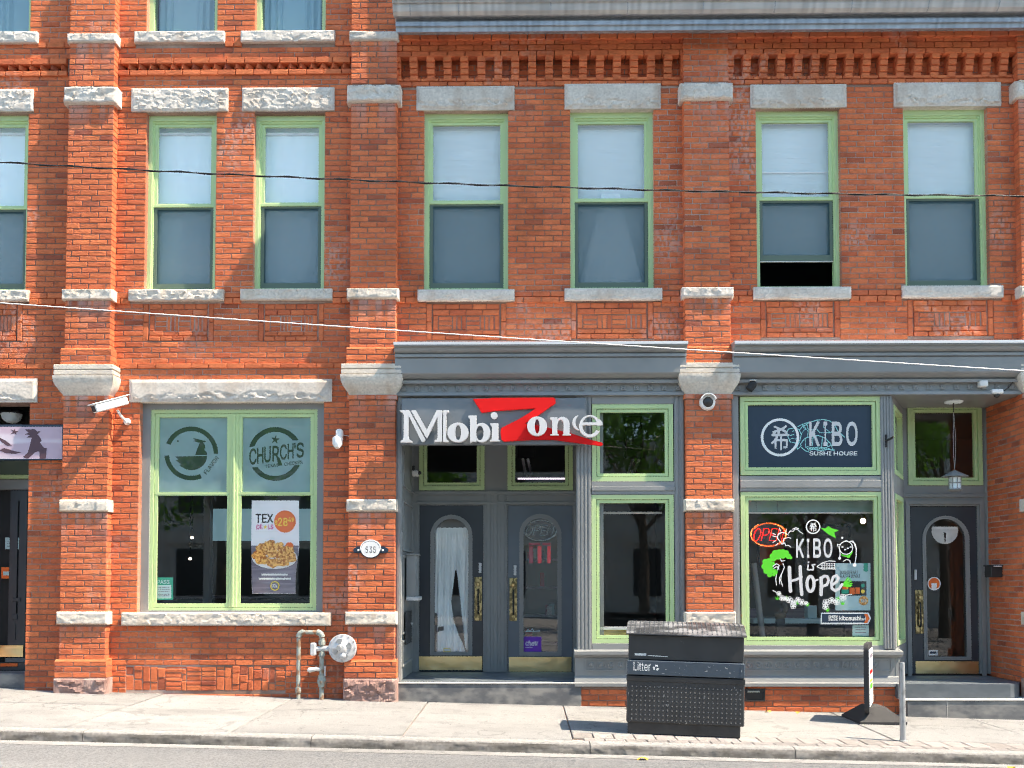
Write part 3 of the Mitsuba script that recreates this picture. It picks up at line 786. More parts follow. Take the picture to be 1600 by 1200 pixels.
# ------------------------------------------------------------------ upper windows
def upper_window(par, o, yrail, kind, open_h=0.0, seam=None, drape=False):
    w = part(par, 'window', ring(o, .046, .085, .19, .04, .066), 'm_green')
    i1 = inset(o, .0455, .0395, .0655)
    part(w, 'stop', ring(i1, .016, .105, .19, .012, .022), 'm_green')
    i2 = inset(i1, .016, .012, .022)
    zr = Z(yrail, .12)
    up = (i2[0], i2[1], zr, i2[3])
    part(w, 'upper_sash', ring(up, .042, .125, .165, .028, .036), 'm_green')
    g = inset(up, .041, .027, .035)
    part(w, 'pane', sheet(g, .145), 'm_glass')
    part(w, 'meeting_rail', bx(i2[0] - .002, i2[1] + .002, .112, .168, zr - .022, zr + .012), 'm_green')
    lo = (i2[0] + .002, i2[1] - .002, i2[2] + open_h, zr - .022)
    if open_h:
        part(w, 'pull_rail', bx(lo[0], lo[1], .128, .155, lo[2], lo[2] + .055), 'm_green_dark')
        part(w, 'rail_edge', bx(lo[0], lo[1], .122, .150, lo[2] - .012, lo[2] - .001), 'm_white_dirty')
    part(w, 'screen_frame', ring((lo[0], lo[1], lo[2], lo[3]), .040, .128, .150, .075, .022), 'm_green_dark')
    part(w, 'screen', sheet(inset(lo, .038, .073, .020), .140), 'm_screen')
    part(w, 'lower_sash', ring(lo, .045, .170, .20, .08, .03), 'm_green_dark')
    part(w, 'pane', sheet(inset(lo, .044, .079, .029), .185), 'm_glass')
    bb, bt = (lo[2] + .05) if open_h else i2[2], i2[3]
    yb = .24
    if kind == 'blind':
        n = int((bt - bb) / .030)
        zz = bt - np.arange(n + 1) * (bt - bb) / n
        V, F = [], []
        for q in range(n):
            o_ = len(V)
            sag = .002 * math.sin(q * 1.7)
            V += [(i2[0], yb - .004 + sag, zz[q]), (i2[1], yb - .004 - sag, zz[q]), (i2[1], yb + .010, zz[q + 1] + .003), (i2[0], yb + .010, zz[q + 1] + .003)]
            F += [[o_, o_ + 2, o_ + 1], [o_, o_ + 3, o_ + 2]]
        part(w, 'blind', (np.array(V), np.array(F)), 'm_blind', label='white venetian blind')
    else:
        gx_ = np.linspace(i2[0], i2[1], 40)
        V = np.concatenate([np.stack([gx_, yb + .004 * np.sin(gx_ * 23 + k_), gx_ * 0 + z], 1) for k_, z in ((0, bb), (.8, bt))])
        k_ = np.arange(39)
        part(w, 'blind', (V, np.vstack([np.stack([k_, k_ + 1, k_ + 41], 1), np.stack([k_, k_ + 41, k_ + 40], 1)])), 'm_shade', True, label='plain white roller blind')
        part(w, 'head_rail', bx(i2[0], i2[1], .205, .235, up[3] - .10, up[3] - .072), 'm_white_dirty')
    if seam:
        zs_ = Z(seam, .22)
        part(w, 'blind_rail', bx(i2[0], i2[1], .218, .228, zs_ - .008, zs_ + .008), 'm_white')
    if drape:
        g_ = np.linspace(0, 1, 50); V = []
        for z_, k_ in ((bt - .9, 0.), (bb, 1.)):
            V.append(np.stack([i2[0] + (i2[1] - i2[0]) * (.5 + (g_ - .5) * (.25 + .65 * k_)), .218 + .008 * np.sin(g_ * 60 + k_), g_ * 0 + z_], 1))
        k_ = np.arange(49)
        part(w, 'net_curtain', (np.concatenate(V), np.vstack([np.stack([k_, k_ + 1, k_ + 51], 1), np.stack([k_, k_ + 51, k_ + 50], 1)])), 'm_curtain', True)
    return w


for o, y in zip(win_l, (321, 319, 318)): upper_window(LB, o, y, 'shade')
for i, (o, y) in enumerate(zip(win_r, (316, 314, 313, 311))): upper_window(RB, o, y, 'blind', .33 if i == 2 else 0.0, 272 if i == 2 else None, i == 1)
for o in top_l:
    w = part(LB, 'window', ring(o, .06, .085, .19, .02, .085), 'm_green')
    q = inset(o, .059, .019, .085)
    part(w, 'sash', ring(q, .02, .13, .16, .012, .03), 'm_green_dark')
    part(w, 'pane', sheet(inset(q, .019, .011, .03), .145), 'm_glass')
    gx_ = np.linspace(q[0], q[1], 60)
    V = np.concatenate([np.stack([gx_, .24 + .02 * np.sin(gx_ * 70) * (np.sin(gx_ * 9) > -.2), gx_ * 0 + z], 1) for z in (q[2], q[3])]); k_ = np.arange(59)
    part(w, 'curtain', (V, np.vstack([np.stack([k_, k_ + 1, k_ + 61], 1), np.stack([k_, k_ + 61, k_ + 60], 1)])), 'm_curtain_blue', True)
# floors and the dark rooms behind the facade
for par, xa, xb in ((LB, XL, XS - .02), (RB, XS + .02, XR)):
    part(par, 'room_back', bx(xa, xb, 5.0, 5.1, ZB, ZT), 'm_room')
    part(par, 'storey_floor', bx(xa, xb, .31, 4.99, Z(560), Z(560) + .2), 'm_room')
    part(par, 'storey_floor', bx(xa, xb, .31, 4.99, Z(62), Z(62) + .15), 'm_room')
    part(par, 'roof', bx(xa - .02, xb + .02, -.02 if par == LB else .31, 5.1, ZT + .01, ZT + .2), 'm_dark')
    part(par, 'party_wall', bx(xa, xa + .05, .31, 5.0, ZB, ZT), 'm_room')
    part(par, 'party_wall', bx(xb - .05, xb, .31, 5.0, ZB, ZT), 'm_room')

# ------------------------------------------------------------------ ground floor window of the left building
o = shop_l
w = part(LB, 'shop_window', ring(o, .10, .10, .20, .03, .075), 'm_grey')
i1 = inset(o, .0995, .0295, .0745)
part(w, 'frame', ring(i1, .045, .12, .19, .035, .045), 'm_green')
part(w, 'groove', ring(inset(i1, .0445, .0345, .0445), .008, .150, .19), 'm_green_dark')  # dark green puts the shade of the gap into its colour
i2 = inset(i1, .0495, .0395, .0495)
xm = X(365, 800, .12); zt = Z(772, .12)
part(w, 'mullion', bx(xm - .05, xm + .05, .118, .188, i2[2], i2[3]), 'm_green')
part(w, 'mullion_bead', bx(xm - .012, xm + .012, .104, .1175, i2[2], i2[3]), 'm_green')
film_px = []
for s in (0, 1):
    q = (i2[0], xm - .05, i2[2], i2[3]) if s == 0 else (xm + .05, i2[1], i2[2], i2[3])
    part(w, 'sash', ring((q[0], q[1], zt, q[3]), .045, .130, .17, .03, .045), 'm_green')
    part(w, 'sash', ring((q[0], q[1], q[2], zt - .001), .038, .134, .17, .05, .012), 'm_green')
    gt = (q[0] + .044, q[1] - .044, zt + .029, q[3] - .044)
    gb = (q[0] + .037, q[1] - .037, q[2] + .049, zt - .012)
    part(w, 'pane', sheet(gt, .150), 'm_glass'); part(w, 'pane', sheet(gb, .152), 'm_glass')
    film_px.append(gt)
YF = .156
# frosted films with the logos cut out of them
K1 = (230, 640, 9.229)
a0 = ell(635, 632, 388, 388, 80).difference(ell(635, 632, 322, 322, 80))
gapl = Polygon([(635, 632), (200, 455), (200, 668)])
gapr = Polygon([(635, 632), (1100, 640), (1100, 900), (820, 1060)])
body = Polygon([(395, 675), (860, 668)] + arc(640, 668, 222, 205, 0, 125, 20)[0:] + [(460, 800), (490, 790), (410, 730), (455, 720)]).buffer(0)
neck = Polygon([(690, 655), (755, 480), (690, 460), (660, 455), (690, 440), (660, 410), (730, 425), (850, 455), (835, 470), (800, 475), (830, 500), (840, 545), (825, 580), (860, 620), (862, 655)]).buffer(0)
eye = Point(443, 455).buffer(14)
fl = text_in('FLAVOR', 0, 0, 300, 62)
fl = affinity.translate(affinity.rotate(fl, -52, origin=(150, 31)), 775, 770)
logo1 = zm(unary_union([a0.difference(gapl).difference(gapr), body, neck, eye, fl]), *K1)
K2 = (370, 640, 9.229)
b0 = ell(555, 640, 390, 388, 80).difference(ell(555, 640, 318, 318, 80))
cut = Polygon([(100, 560), (300, 520), (820, 445), (1100, 430), (1100, 790), (880, 800), (300, 830), (100, 830)])
star = Polygon([(555 + (70 if i % 2 == 0 else 27) * math.sin(i * math.pi / 5 + .15), 432 - (70 if i % 2 == 0 else 27) * math.cos(i * math.pi / 5 + .15)) for i in range(10)])
ch = []
for c, x0, x1, y0, y1 in (('C', 180, 285, 560, 795), ('H', 292, 385, 545, 780), ('U', 395, 492, 530, 765), ('R', 512, 612, 520, 745), ('C', 622, 722, 500, 725), ('H', 732, 820, 485, 712), ("'", 828, 850, 480, 560), ('S', 860, 968, 470, 695)):
    ch.append(affinity.skew(text_in(c, x0, y0, x1, y1), ys=-7, origin='center'))
ch.append(Polygon([(575, 690), (615, 690), (660, 800), (600, 812)]))
tx = [affinity.rotate(text_in('TEXAS', 405, 785, 600, 830), -8), affinity.rotate(text_in('CHICKEN', 685, 745, 945, 800), -8)]
logo2 = zm(unary_union([b0.difference(cut), star] + ch + tx), *K2)
for gt, lg, nm in zip(film_px, (logo1, logo2), ('frosted film with a round bird logo on the left upper shop pane', 'frosted film with a round lettered chicken logo on the right upper shop pane')):
    t = thing('window_film', nm, 'window film')
    L_ = on(lg, YF)
    part(t, 'film', extr(rect(inset(gt, .004)).difference(L_), YF, YF + .0012), 'm_film')
    part(t, 'logo', extr(L_.buffer(-.0008), YF + .0002, YF + .001), 'm_logo_fill', label='dark green sheet filling the cut-out logo')  # dim interior and green reflections put into the colour of the fill


def decal(name, label, cat_, Y, layers, base=None, group=None):
    """Flat print: (part name, pixel polygons, material) laid one over the other towards the viewer."""
    t = thing(name, label, cat_, group)
    for i, (nm, g, m) in enumerate(layers):
        q = on(g, Y)
        if q.is_empty: continue
        part(t, nm, extr(q, Y - .0012 * (i + 1), Y - .0012 * i - .0002), m)
    return t


def rounded(x0, y0, x1, y1, r=1.0): return sbox(x0 + r, y0 + r, x1 - r, y1 - r).buffer(r)


K = (380, 770, 7.06)
board = zm(Polygon([(95, 85), (615, 85), (618, 600), (580, 900), (578, 1115), (98, 1115), (88, 580)]), *K)
table = zm(Polygon([(88, 582), (612, 582), (605, 690), (580, 900), (578, 1113), (100, 1113)]), *K)
rc = np.random.default_rng(4)
blobs = []
for cx, cy, rx, ry in ((300, 560, 60, 38), (400, 575, 50, 30), (220, 600, 80, 40), (330, 610, 60, 36), (450, 625, 75, 40), (215, 650, 70, 48), (340, 670, 75, 50), (520, 650, 50, 50), (150, 690, 50, 50), (420, 690, 70, 45), (500, 710, 85, 50), (220, 740, 80, 52), (330, 770, 85, 50), (440, 770, 70, 42), (540, 720, 50, 45)):
    t_ = np.arange(26) * 2 * np.pi / 26
    k_ = 1 + .13 * np.sin(t_ * 3 + cx) + .08 * np.sin(t_ * 7 + cy)
    blobs.append(zm(Polygon(np.stack([cx + rx * k_ * np.cos(t_), cy + ry * k_ * np.sin(t_)], 1)).buffer(0), *K))
t = decal('poster', 'white and grey fried chicken price poster taped inside the right ground floor window', 'poster', .185, [
    ('sheet', board, 'm_print'), ('table', table, 'm_table'),
    ('lettering', zm(unary_union([text_in('TEX', 137, 232, 332, 332), ]), *K), 'm_ink'),
    ('lettering', zm(unary_union([text_in('DE', 147, 352, 215, 402), text_in('LS', 278, 352, 333, 402)]), *K), 'm_magenta'),
    ('star', zm(Polygon([(246 + (24 if i % 2 == 0 else 10) * math.sin(i * math.pi / 5), 378 - (24 if i % 2 == 0 else 10) * math.cos(i * math.pi / 5)) for i in range(10)]), *K), 'm_yellow'),
    ('price_disc', zm(ell(462, 317, 119, 122), *K), 'm_orange'),
    ('price', zm(unary_union([text_in('$', 348, 300, 380, 360), text_in('28', 385, 275, 492, 368), text_in('49', 498, 272, 562, 322)]), *K), 'm_yellow'),
    ('bowl', zm(ell(348, 715, 250, 125), *K), 'm_white'),
    ('badge', zm(ell(512, 590, 44, 44), *K), 'm_orange'),
    ('lettering', zm(unary_union([sbox(205, 893, 495, 912), sbox(175, 938, 530, 958), sbox(135, 425, 390, 432)]), *K), 'm_white'),
    ('badge', zm(ell(352, 1027, 50, 52).difference(ell(352, 1027, 40, 42)), *K), 'm_yellow'),
    ('badge_lettering', zm(text_in('DEAL', 318, 1010, 386, 1044), *K), 'm_white')])
for i, b in enumerate(blobs):
    q = on(b, .185)
    part(t, 'chicken_piece', extr(q, .185 - .0012 * 9 - .0006 * (i + 1), .185 - .0012 * 8 - .0006 * i), 'm_chicken')
decal('notice', 'small green pass notice in the lower left corner of the shop window', 'notice', .185, [
    ('sheet', rounded(242, 902, 270.5, 937.5), 'm_pass'), ('form', sbox(245, 914, 267.5, 935), 'm_paper'), ('lettering', text_in('PASS', 246, 906, 265, 912.5), 'm_paper'),
    ('lines', unary_union([sbox(247, y, 265, y + .8) for y in (918, 921, 924, 928, 930.5)]), 'm_table')])

# ------------------------------------------------------------------ left doorway of the left building
YD = .55
dl = (door_l[0], door_l[1], ZB, door_l[3])
d = part(LB, 'entrance', bx(dl[0], dl[1], YD + .10, YD + .14, z_wall(-6.6) + .18, dl[3]), 'm_dark')
part(LB, 'reveal_lining', bx(dl[1] + .001, dl[1] + .05, .301, YD + .1, ZB, dl[3]), 'm_door')
zl = lambda y: Z(y, YD, 30)
xr = X(41, 850, YD)
part(d, 'transom_bar', bx(dl[0], dl[1], YD - .02, YD + .08, zl(748), zl(742)), 'm_green')
part(d, 'transom_panel', bx(dl[0], dl[1], YD, YD + .08, zl(742), zl(720)), 'm_green_dark')
part(d, 'head_board', bx(dl[0], dl[1], YD, YD + .08, zl(765), zl(749)), 'm_grey_recess')
lf = (dl[0] + .3, xr, zl(1034), zl(766))
dr_ = part(LB, 'door', ring(lf, .10, YD + .01, YD + .06, .62, .14), 'm_door', label='black panelled door at the left edge')
part(dr_, 'pane', sheet(inset(lf, .09, .61, .13), YD + .03), 'm_glass')
part(dr_, 'panel', bx(lf[0] + .1, lf[1] - .12, YD, YD + .012, zl(1000), zl(975)), 'm_door')
part(dr_, 'rail', bx(lf[0] + .05, lf[1] - .10, YD - .004, YD + .012, zl(968), zl(960)), 'm_door')
part(dr_, 'rail', bx(lf[0] + .05, lf[1] - .06, YD - .004, YD + .012, zl(940), zl(934)), 'm_door')
part(dr_, 'kick_plate', bx(lf[0] - .1, lf[1] - .01, YD - .004, YD + .012, zl(1027), zl(1008)), 'm_brass')
part(dr_, 'sill', bx(lf[0], dl[1], YD - .05, YD + .07, zl(1034.5), zl(1028)), 'm_step_blue')
part(LB, 'door_step', bx(dl[0], dl[1] - .01, .12, YD + .2, ZB, Z(1053, .12, 20)), 'm_step', label='grey stone step')
part(LB, 'riser_board', bx(dl[0], dl[1] - .01, YD - .03, YD + .09, Z(1053, .12, 20) + .001, zl(1035)), 'm_door')
whole('door_mat_strip', bx(X(-40, 1038, YD), X(30, 1038, YD), YD - .045, YD - .031, zl(1041), zl(1036)), 'm_orange', 'thin orange strip across the foot of the black left door', 'strip')
decal('notice', 'pale notice on the glass of the black door at the left edge', 'notice', YD + .028, [('sheet', sbox(8, 840, 34, 858), 'm_paper'), ('lines', unary_union([sbox(11, y, 31, y + .8) for y in (845, 849, 853)]), 'm_table')])
decal('notice', 'orange notice on the glass of the black door at the left edge', 'notice', YD + .028, [('sheet', sbox(2, 886, 20, 904), 'm_orange'), ('form', sbox(5, 893, 16, 899), 'm_paper')])
xw, zw = at(20, 650, .45)
t = thing('wall_lamp', 'pale bowl shaped wall lamp in the left doorway above the pink sign', 'wall lamp')
part(t, 'bowl', lathe([(0, -.12), (.06, -.11), (.105, -.075), (.125, -.02), (.13, .0), (.0, .0)], (xw, .42, zw + .02)), 'm_shade', 35)
part(t, 'bracket', bx(xw - .13, xw + .13, .34, .50, zw + .021, zw + .05), 'm_dark')
part(t, 'back_plate', bx(xw - .05, xw + .05, .49, YD + .1, zw - .04, zw + .10), 'm_dark')

# pink sign board
KP = (0, 580, 10.0)
KQ = (0, 700, 6.0)
t = thing('sign_board', 'pink sign board with dark bird and star prints at the left edge', 'sign')
YS = -.055
part(t, 'board', bx(X(-60, 690, YS), X(99.3, 690, YS), YS + .002, -.003, Z(719, YS, 40), Z(663.5, YS, 40)), 'm_navy')
part(t, 'face', extr(on(sbox(-60, 667, 97.3, 717), YS), YS - .002, YS + .001), 'm_pink')
pb = [zm(Polygon([(390, 910), (540, 905), (590, 945), (640, 935), (585, 985), (640, 1050), (650, 1090), (620, 1110), (690, 1200), (460, 1200), (480, 1110), (500, 1040), (420, 1035), (470, 1000), (390, 985), (450, 960)]), *KP),
      zm(Polygon([(170, 910), (215, 930), (235, 895), (240, 935), (295, 940), (250, 960), (260, 995), (225, 970), (170, 985), (205, 950)]), *KP),
      zm(Polygon([(0, 1040), (100, 1090), (190, 1165), (110, 1165), (30, 1110), (0, 1080)]), *KP),
      zm(Polygon([(0, 20), (40, 0), (140, 30), (200, 40), (150, 55), (60, 50), (0, 25)]), *KQ),
      zm(Polygon([(275, 0), (440, 0), (430, 100), (375, 102), (370, 30), (330, 40), (265, 100), (235, 95), (220, 80), (262, 45)]), *KQ)]
part(t, 'print', extr(on(unary_union([g.buffer(0) for g in pb]), YS), YS - .0045, YS - .0025), 'm_plum')

# ------------------------------------------------------------------ grey shopfronts of the right building
def shop_cornice(xa, xb):
    zc = lambda y, Y: Z(y, Y, 850)
    C = [(-.335, 534.5), (-.335, 540), (-.300, 541), (-.297, 544), (-.280, 547.5), (-.250, 550.5), (-.222, 551.5), (-.222, 552.3), (-.252, 552.8), (-.252, 557), (-.214, 557.6), (-.214, 559), (-.228, 559.4), (-.222, 582), (-.212, 584), (-.165, 589), (-.120, 592), (-.100, 592.6), (-.100, 593.4), (-.138, 594), (-.134, 598.6), (-.060, 599.6),
         (-.060, 612), (-.095, 613), (-.100, 617.5), (-.07, 618.5)]
    p = part(RB, 'shopfront_cornice', prof([(.0, zc(534.5, -.33) + .03)] + [(y, zc(q, y)) for y, q in C] + [(.0, zc(618.5, -.05))], xa, xb), 'm_grey', label='grey moulded shopfront cornice')
    part(p, 'lit_lip', prof([(-.346, zc(534.5, -.335) - .028), (-.346, zc(534.5, -.335) + .006), (-.001, zc(534.5, -.33) + .036), (-.001, zc(534.5, -.33) + .0305), (-.336, zc(534.5, -.335) + .001), (-.3365, zc(534.5, -.335) - .028)], xa - .004, xb + .004), 'm_lit_lip')  # paler strip, the sunlit top edge of the cornice put into its colour
    n = int((xb - xa) / .166)
    for i in range(n):
        xx = xa + .09 + i * (xb - xa) / n
        zc_ = (zc(601, -.07) + zc(611.5, -.07)) / 2
        part(p, 'rosette', cat([bx(xx - .033, xx + .033, -.076, -.060, zc_ - .033, zc_ + .033), lathe([(0, .012), (.010, .011), (.014, .004), (.020, .008), (.025, 0)], (xx, -.074, zc_), 'y', 12)]), 'm_grey', 30)
    return p


XA, XB, XC = P2[1] + .004, P3[0] - .004, P3[1] + .004
shop_cornice(XA, XB)
shop_cornice(XC, XR)
part(RB, 'brick_support', bx(XS + .002, XR, .0, .3, Z(618, 0), ZSH - .001), 'm_dark')


def green_window(par, o, Y, wd=.098, dp=.05, name='shop_window', panes=True, back=None):
    w = part(par, name, ring(o, wd * .55, Y - .016, Y + dp), 'm_green')
    part(w, 'groove', ring(inset(o, wd * .55 - .0005), wd * .07, Y + .022, Y + dp), 'm_green_dark')  # shadow line between the rings painted as a dark green strip
    q = inset(o, wd * .62)
    part(w, 'sash', ring(q, wd * .38, Y, Y + dp), 'm_green')
    g = inset(q, wd * .38 - .0005)
    if panes: part(w, 'pane', sheet(g, Y + .03), 'm_glass')
    return w, g


def flutes(xa, xb, Y, za, zb, n, m='m_grey', t=.05):
    """A fluted board: ribs with grooves between them."""
    w = (xb - xa) / n
    ms = [bx(xa, xb, Y + .012, Y + t, za, zb)]
    for i in range(n):
        ms.append(bx(xa + i * w + .2 * w, xa + (i + 1) * w - .2 * w, Y, Y + .0125, za, zb, .005))
    return cat(ms)


def riser(xa, xb, px_x, yb):
    """Ledge, rosette panel and skirting under a shop window, with bricks below."""
    zr = lambda y, Y: Z(y, Y, px_x)
    p = part(RB, 'stall_riser', bx(xa, xb, -.045, .10, zr(1066, -.05), zr(1024, -.05)), 'm_grey')
    part(p, 'ledge', prof([(.06, zr(1013, -.05)), (-.10, zr(1017, -.12)), (-.125, zr(1018, -.125)), (-.125, zr(1023, -.125)), (-.09, zr(1026, -.09)), (-.046, zr(1027, -.046)), (.06, zr(1027, -.046))], xa - .012, xb + .012), 'm_grey')
    part(p, 'skirting', prof([(-.044, zr(1056, -.05)), (-.065, zr(1058, -.065)), (-.085, zr(1066, -.085)), (-.11, zr(1068, -.11)), (-.11, zr(1073, -.11)), (-.044, zr(1073, -.11))], xa - .008, xb + .008), 'm_grey')
    part(p, 'moulding', ring((xa + .12, xb - .10, zr(1049, -.05), zr(1029, -.05)), .016, -.058, -.044), 'm_grey')
    n = int((xb - xa - .28) / .118)
    for i in range(n):
        xx = xa + .20 + i * .118
        zc_ = (zr(1048, -.05) + zr(1030, -.05)) / 2
        part(p, 'rosette', cat([ring((xx - .052, xx + .052, zc_ - .055, zc_ + .055), .006, -.052, -.0448), lathe([(0, .012), (.012, .011), (.018, .003), (.026, .010), (.034, .0)], (xx, -.046, zc_), 'y', 14)]), 'm_grey', 30)
    b = part(RB, 'base_wall', bx(xa + .01, xb - .01, -.058, .10, ZB, zr(1073.5, -.06)), 'm_mortar')
    if px_x > 1200:
        v_ = R(1164, 1076, 1195, 1096, -.07)
        g_ = part(b, 'vent', ring(v_, .018, -.082, -.06), 'm_dark')
        part(g_, 'opening', bx(v_[0] + .018, v_[1] - .018, -.0715, -.069, v_[2] + .018, v_[3] - .018, .0003), 'm_ink')
        part(g_, 'rusty_edge', bx(v_[0] + .03, v_[1] - .06, -.079, -.072, v_[3] - .045, v_[3] - .025), 'm_pipe')
    put_bricks(b, [(*q, -.068, .06) for q in lay(xa + .005, xb - .005, ZB, zr(1073.5, -.068), (), 1)], int(px_x))
    return p


# bay of the phone shop
YB = 1.30
zb = lambda y: Z(y, YB, 770)
xb_ = lambda x, y=850: X(x, y, YB)
xl0, xr0 = X(898, 850, 0), XB
fl_z = Z(1066, -.06, 760)
part(RB, 'post', flutes(XA, X(627, 850, -.05), -.05, fl_z + .002, Z(619, -.05), 1, 'm_grey', .10), 'm_grey')
part(RB, 'post', flutes(X(901, 850, -.05), X(924.3, 850, -.05), -.05, Z(1016, -.05), Z(619, -.05), 4), 'm_grey', label='fluted grey post')
part(RB, 'post', flutes(X(1054.5, 850, -.05), XB, -.05, Z(1016, -.05), Z(619, -.05), 2), 'm_grey')
part(RB, 'rail', cat([bx(X(924.5, 760, -.04), X(1054, 760, -.04), -.04, .08, Z(773, -.04), Z(752.5, -.04)), bx(X(924.5, 760, -.05), X(1054, 760, -.05), -.055, -.0405, Z(767, -.05), Z(760, -.05))]), 'm_grey')
part(RB, 'rail', bx(X(924.5, 760, -.04), X(1054, 760, -.04), -.04, .08, Z(631.5, -.04), Z(619, -.04)), 'm_grey')
part(RB, 'rail', bx(X(924.5, 760, -.04), X(1054, 760, -.04), -.04, .08, Z(1016, -.04), Z(1005.5, -.04)), 'm_grey')
w1, g1 = green_window(RB, R(925, 632, 1051.5, 752, -.02), -.02)
w2, g2 = green_window(RB, R(924.5, 773.5, 1053, 1005, -.02), -.02)
part(w2, 'inner_rail', bx(g2[0], g2[1], .05, .09, g2[2] + .06, g2[2] + .10), 'm_white_dirty')
part(w2, 'inner_panel', bx(g2[0], g2[1], .06, .085, g2[2], g2[2] + .059), 'm_brass')
part(w2, 'blind_rail', bx(g2[0], g2[1], .30, .33, Z(803, .3, 990), Z(799.5, .3, 990)), 'm_white_dirty')
riser(xl0, XB, 990, 1073)
# recess: floor, ceiling, sides and back wall with the two doors
part(RB, 'recess_floor', bx(XA, X(912, 1060, .3), -.04, YB + .2, ZB, fl_z), 'm_step_blue')
st = part(RB, 'front_step', bx(XA - .01, X(908, 1080, -.06), -.09, -.041, ZB, fl_z - .02), 'm_step', label='grey stone doorstep')
part(st, 'edge', bx(XA - .012, X(909, 1080, -.06), -.10, -.04, fl_z - .019, fl_z + .001), 'm_step_edge')
part(RB, 'recess_ceiling', bx(XA, xl0 + .35, -.05, YB + .2, Z(621, .0), Z(621, .0) + .05), 'm_grey_recess')
lw = part(RB, 'recess_side', bx(XA - .02, XA + .05, -.04, YB + .1, fl_z, Z(621, 0)), 'm_grey_recess', label='panelled grey side wall of the doorway')
for (ya, yb2) in ((640, 762), (783, 861), (868, 990), (1000, 1040)):
    v, f = ring((.10, YB - .12, Z(yb2, .3, 640), Z(ya, .3, 640)), .025, 0, .022)
    part(lw, 'moulding', (np.stack([XA + .073 - v[:, 1], v[:, 0], v[:, 2]], 1), f), 'm_grey')
part(RB, 'recess_side', bx(xl0 + .30, xl0 + .36, .05, YB + .1, fl_z, Z(621, 0)), 'm_grey_recess')
bw = part(RB, 'doorway_wall', extr(rect((XA + .01, xl0 + .30, fl_z, Z(621, 0))).difference(unary_union([rect(R(655, 789.5, 755, 1050, YB)), rect(R(793, 789.5, 895, 1051, YB)), rect(R(655, 680, 757, 766, YB)), rect(R(793, 680, 895, 766, YB))])), YB, YB + .10), 'm_grey_recess')
for a, b_ in ((640, 654), (757.5, 791), (896.5, 912)):
    part(bw, 'fluting', flutes(xb_(a), xb_(b_), YB - .022, fl_z + .001, zb(772), 3 if b_ - a > 20 else 1, 'm_grey_recess', .021), 'm_grey_recess')
part(bw, 'rail', bx(xb_(640), xb_(912), YB - .035, YB - .001, zb(773.5), zb(767.5)), 'm_grey_recess')
part(bw, 'rail', bx(xb_(640), xb_(912), YB - .025, YB - .001, zb(788), zb(784)), 'm_grey_recess')
for a, b_ in ((655, 757), (793, 895)):
    green_window(RB, R(a, 680, b_, 766, YB - .02), YB - .01, .105, .06, 'transom_window')


def arch_poly(x0, x1, z0, z1):
    r = (x1 - x0) / 2
    return unary_union([sbox(x0, z0, x1, z1 - r), ell((x0 + x1) / 2, z1 - r, r, r, 48)])


def glazed_door(o, outer, inner, Y, m, plate, kick, label, px):
    d = part(RB, 'door', extr(rect(o).difference(arch_poly(*inner)), Y, Y + .045), m, label=label)
    part(d, 'arch_trim', extr(arch_poly(*outer).difference(arch_poly(*inner)), Y - .016, Y - .0005), 'm_grey')
    mid = [(a * .62 + b * .38) for a, b in zip(inner, outer)]
    part(d, 'arch_bead', extr(arch_poly(*mid).difference(arch_poly(*inner)), Y - .022, Y - .0165), 'm_grey')
    part(d, 'pane', extr(arch_poly(*inner).buffer(.004), Y + .024, Y + .0245), 'm_glass')
    part(d, 'kick_plate', bx(*kick[:2], Y - .006, Y - .0005, *kick[2:], .001), 'm_brass')
    h = part(d, 'handle_plate', bx(*plate[:2], Y - .008, Y - .0005, *plate[2:], .002), 'm_brass_old')
    xm_, za, zb2 = (plate[0] + plate[1]) / 2, plate[2], plate[3]
    part(d, 'handle', tube([(xm_, Y - .01, za + .15 * (zb2 - za)), (xm_, Y - .05, za + .2 * (zb2 - za)), (xm_, Y - .055, za + .45 * (zb2 - za)), (xm_, Y - .05, za + .68 * (zb2 - za)), (xm_, Y - .01, za + .72 * (zb2 - za))], .011), 'm_black', 40)
    part(d, 'lock', lathe([(0, .03), (.015, .03), (.022, .012), (.03, 0)], (xm_, Y - .008, za + .83 * (zb2 - za)), 'y', 16), 'm_brass', 30)
    return d


YD1 = YB + .02
def RD(*a): return R(*a, YD1)
d1 = glazed_door(RD(655.6, 790, 754.6, 1048.5), RD(672.3, 804.4, 738.2, 1024), RD(679, 810.7, 731.8, 1018.5), YD1, 'm_door', RD(741.5, 901.5, 753, 969.5), RD(654.5, 1025.5, 753.5, 1047), 'black door with a curtain behind its arched glass', 705)
d2 = glazed_door(RD(793.6, 790, 894.4, 1050.5), RD(811.5, 803, 877.4, 1024.5), RD(818, 810, 871, 1018.5), YD1, 'm_door_grey', RD(796, 903, 808, 970), RD(795, 1026.5, 893, 1049.5), 'blue grey door with the unlit open sign', 844)
part(d2, 'number', extr(on(text_in('537A', 833, 792.5, 863, 801), YD1), YD1 - .004, YD1 - .0006), 'm_door_grey')
for a, b_ in ((742, 879.5), (796.5, 883)):
    part(d1 if a < 760 else d2, 'upper_lock', bx(*RD(a + 6, b_, a + 10.5, b_ + 16)[:2], YD1 - .02, YD1 - .001, *RD(a + 6, b_, a + 10.5, b_ + 16)[2:]), 'm_silver')
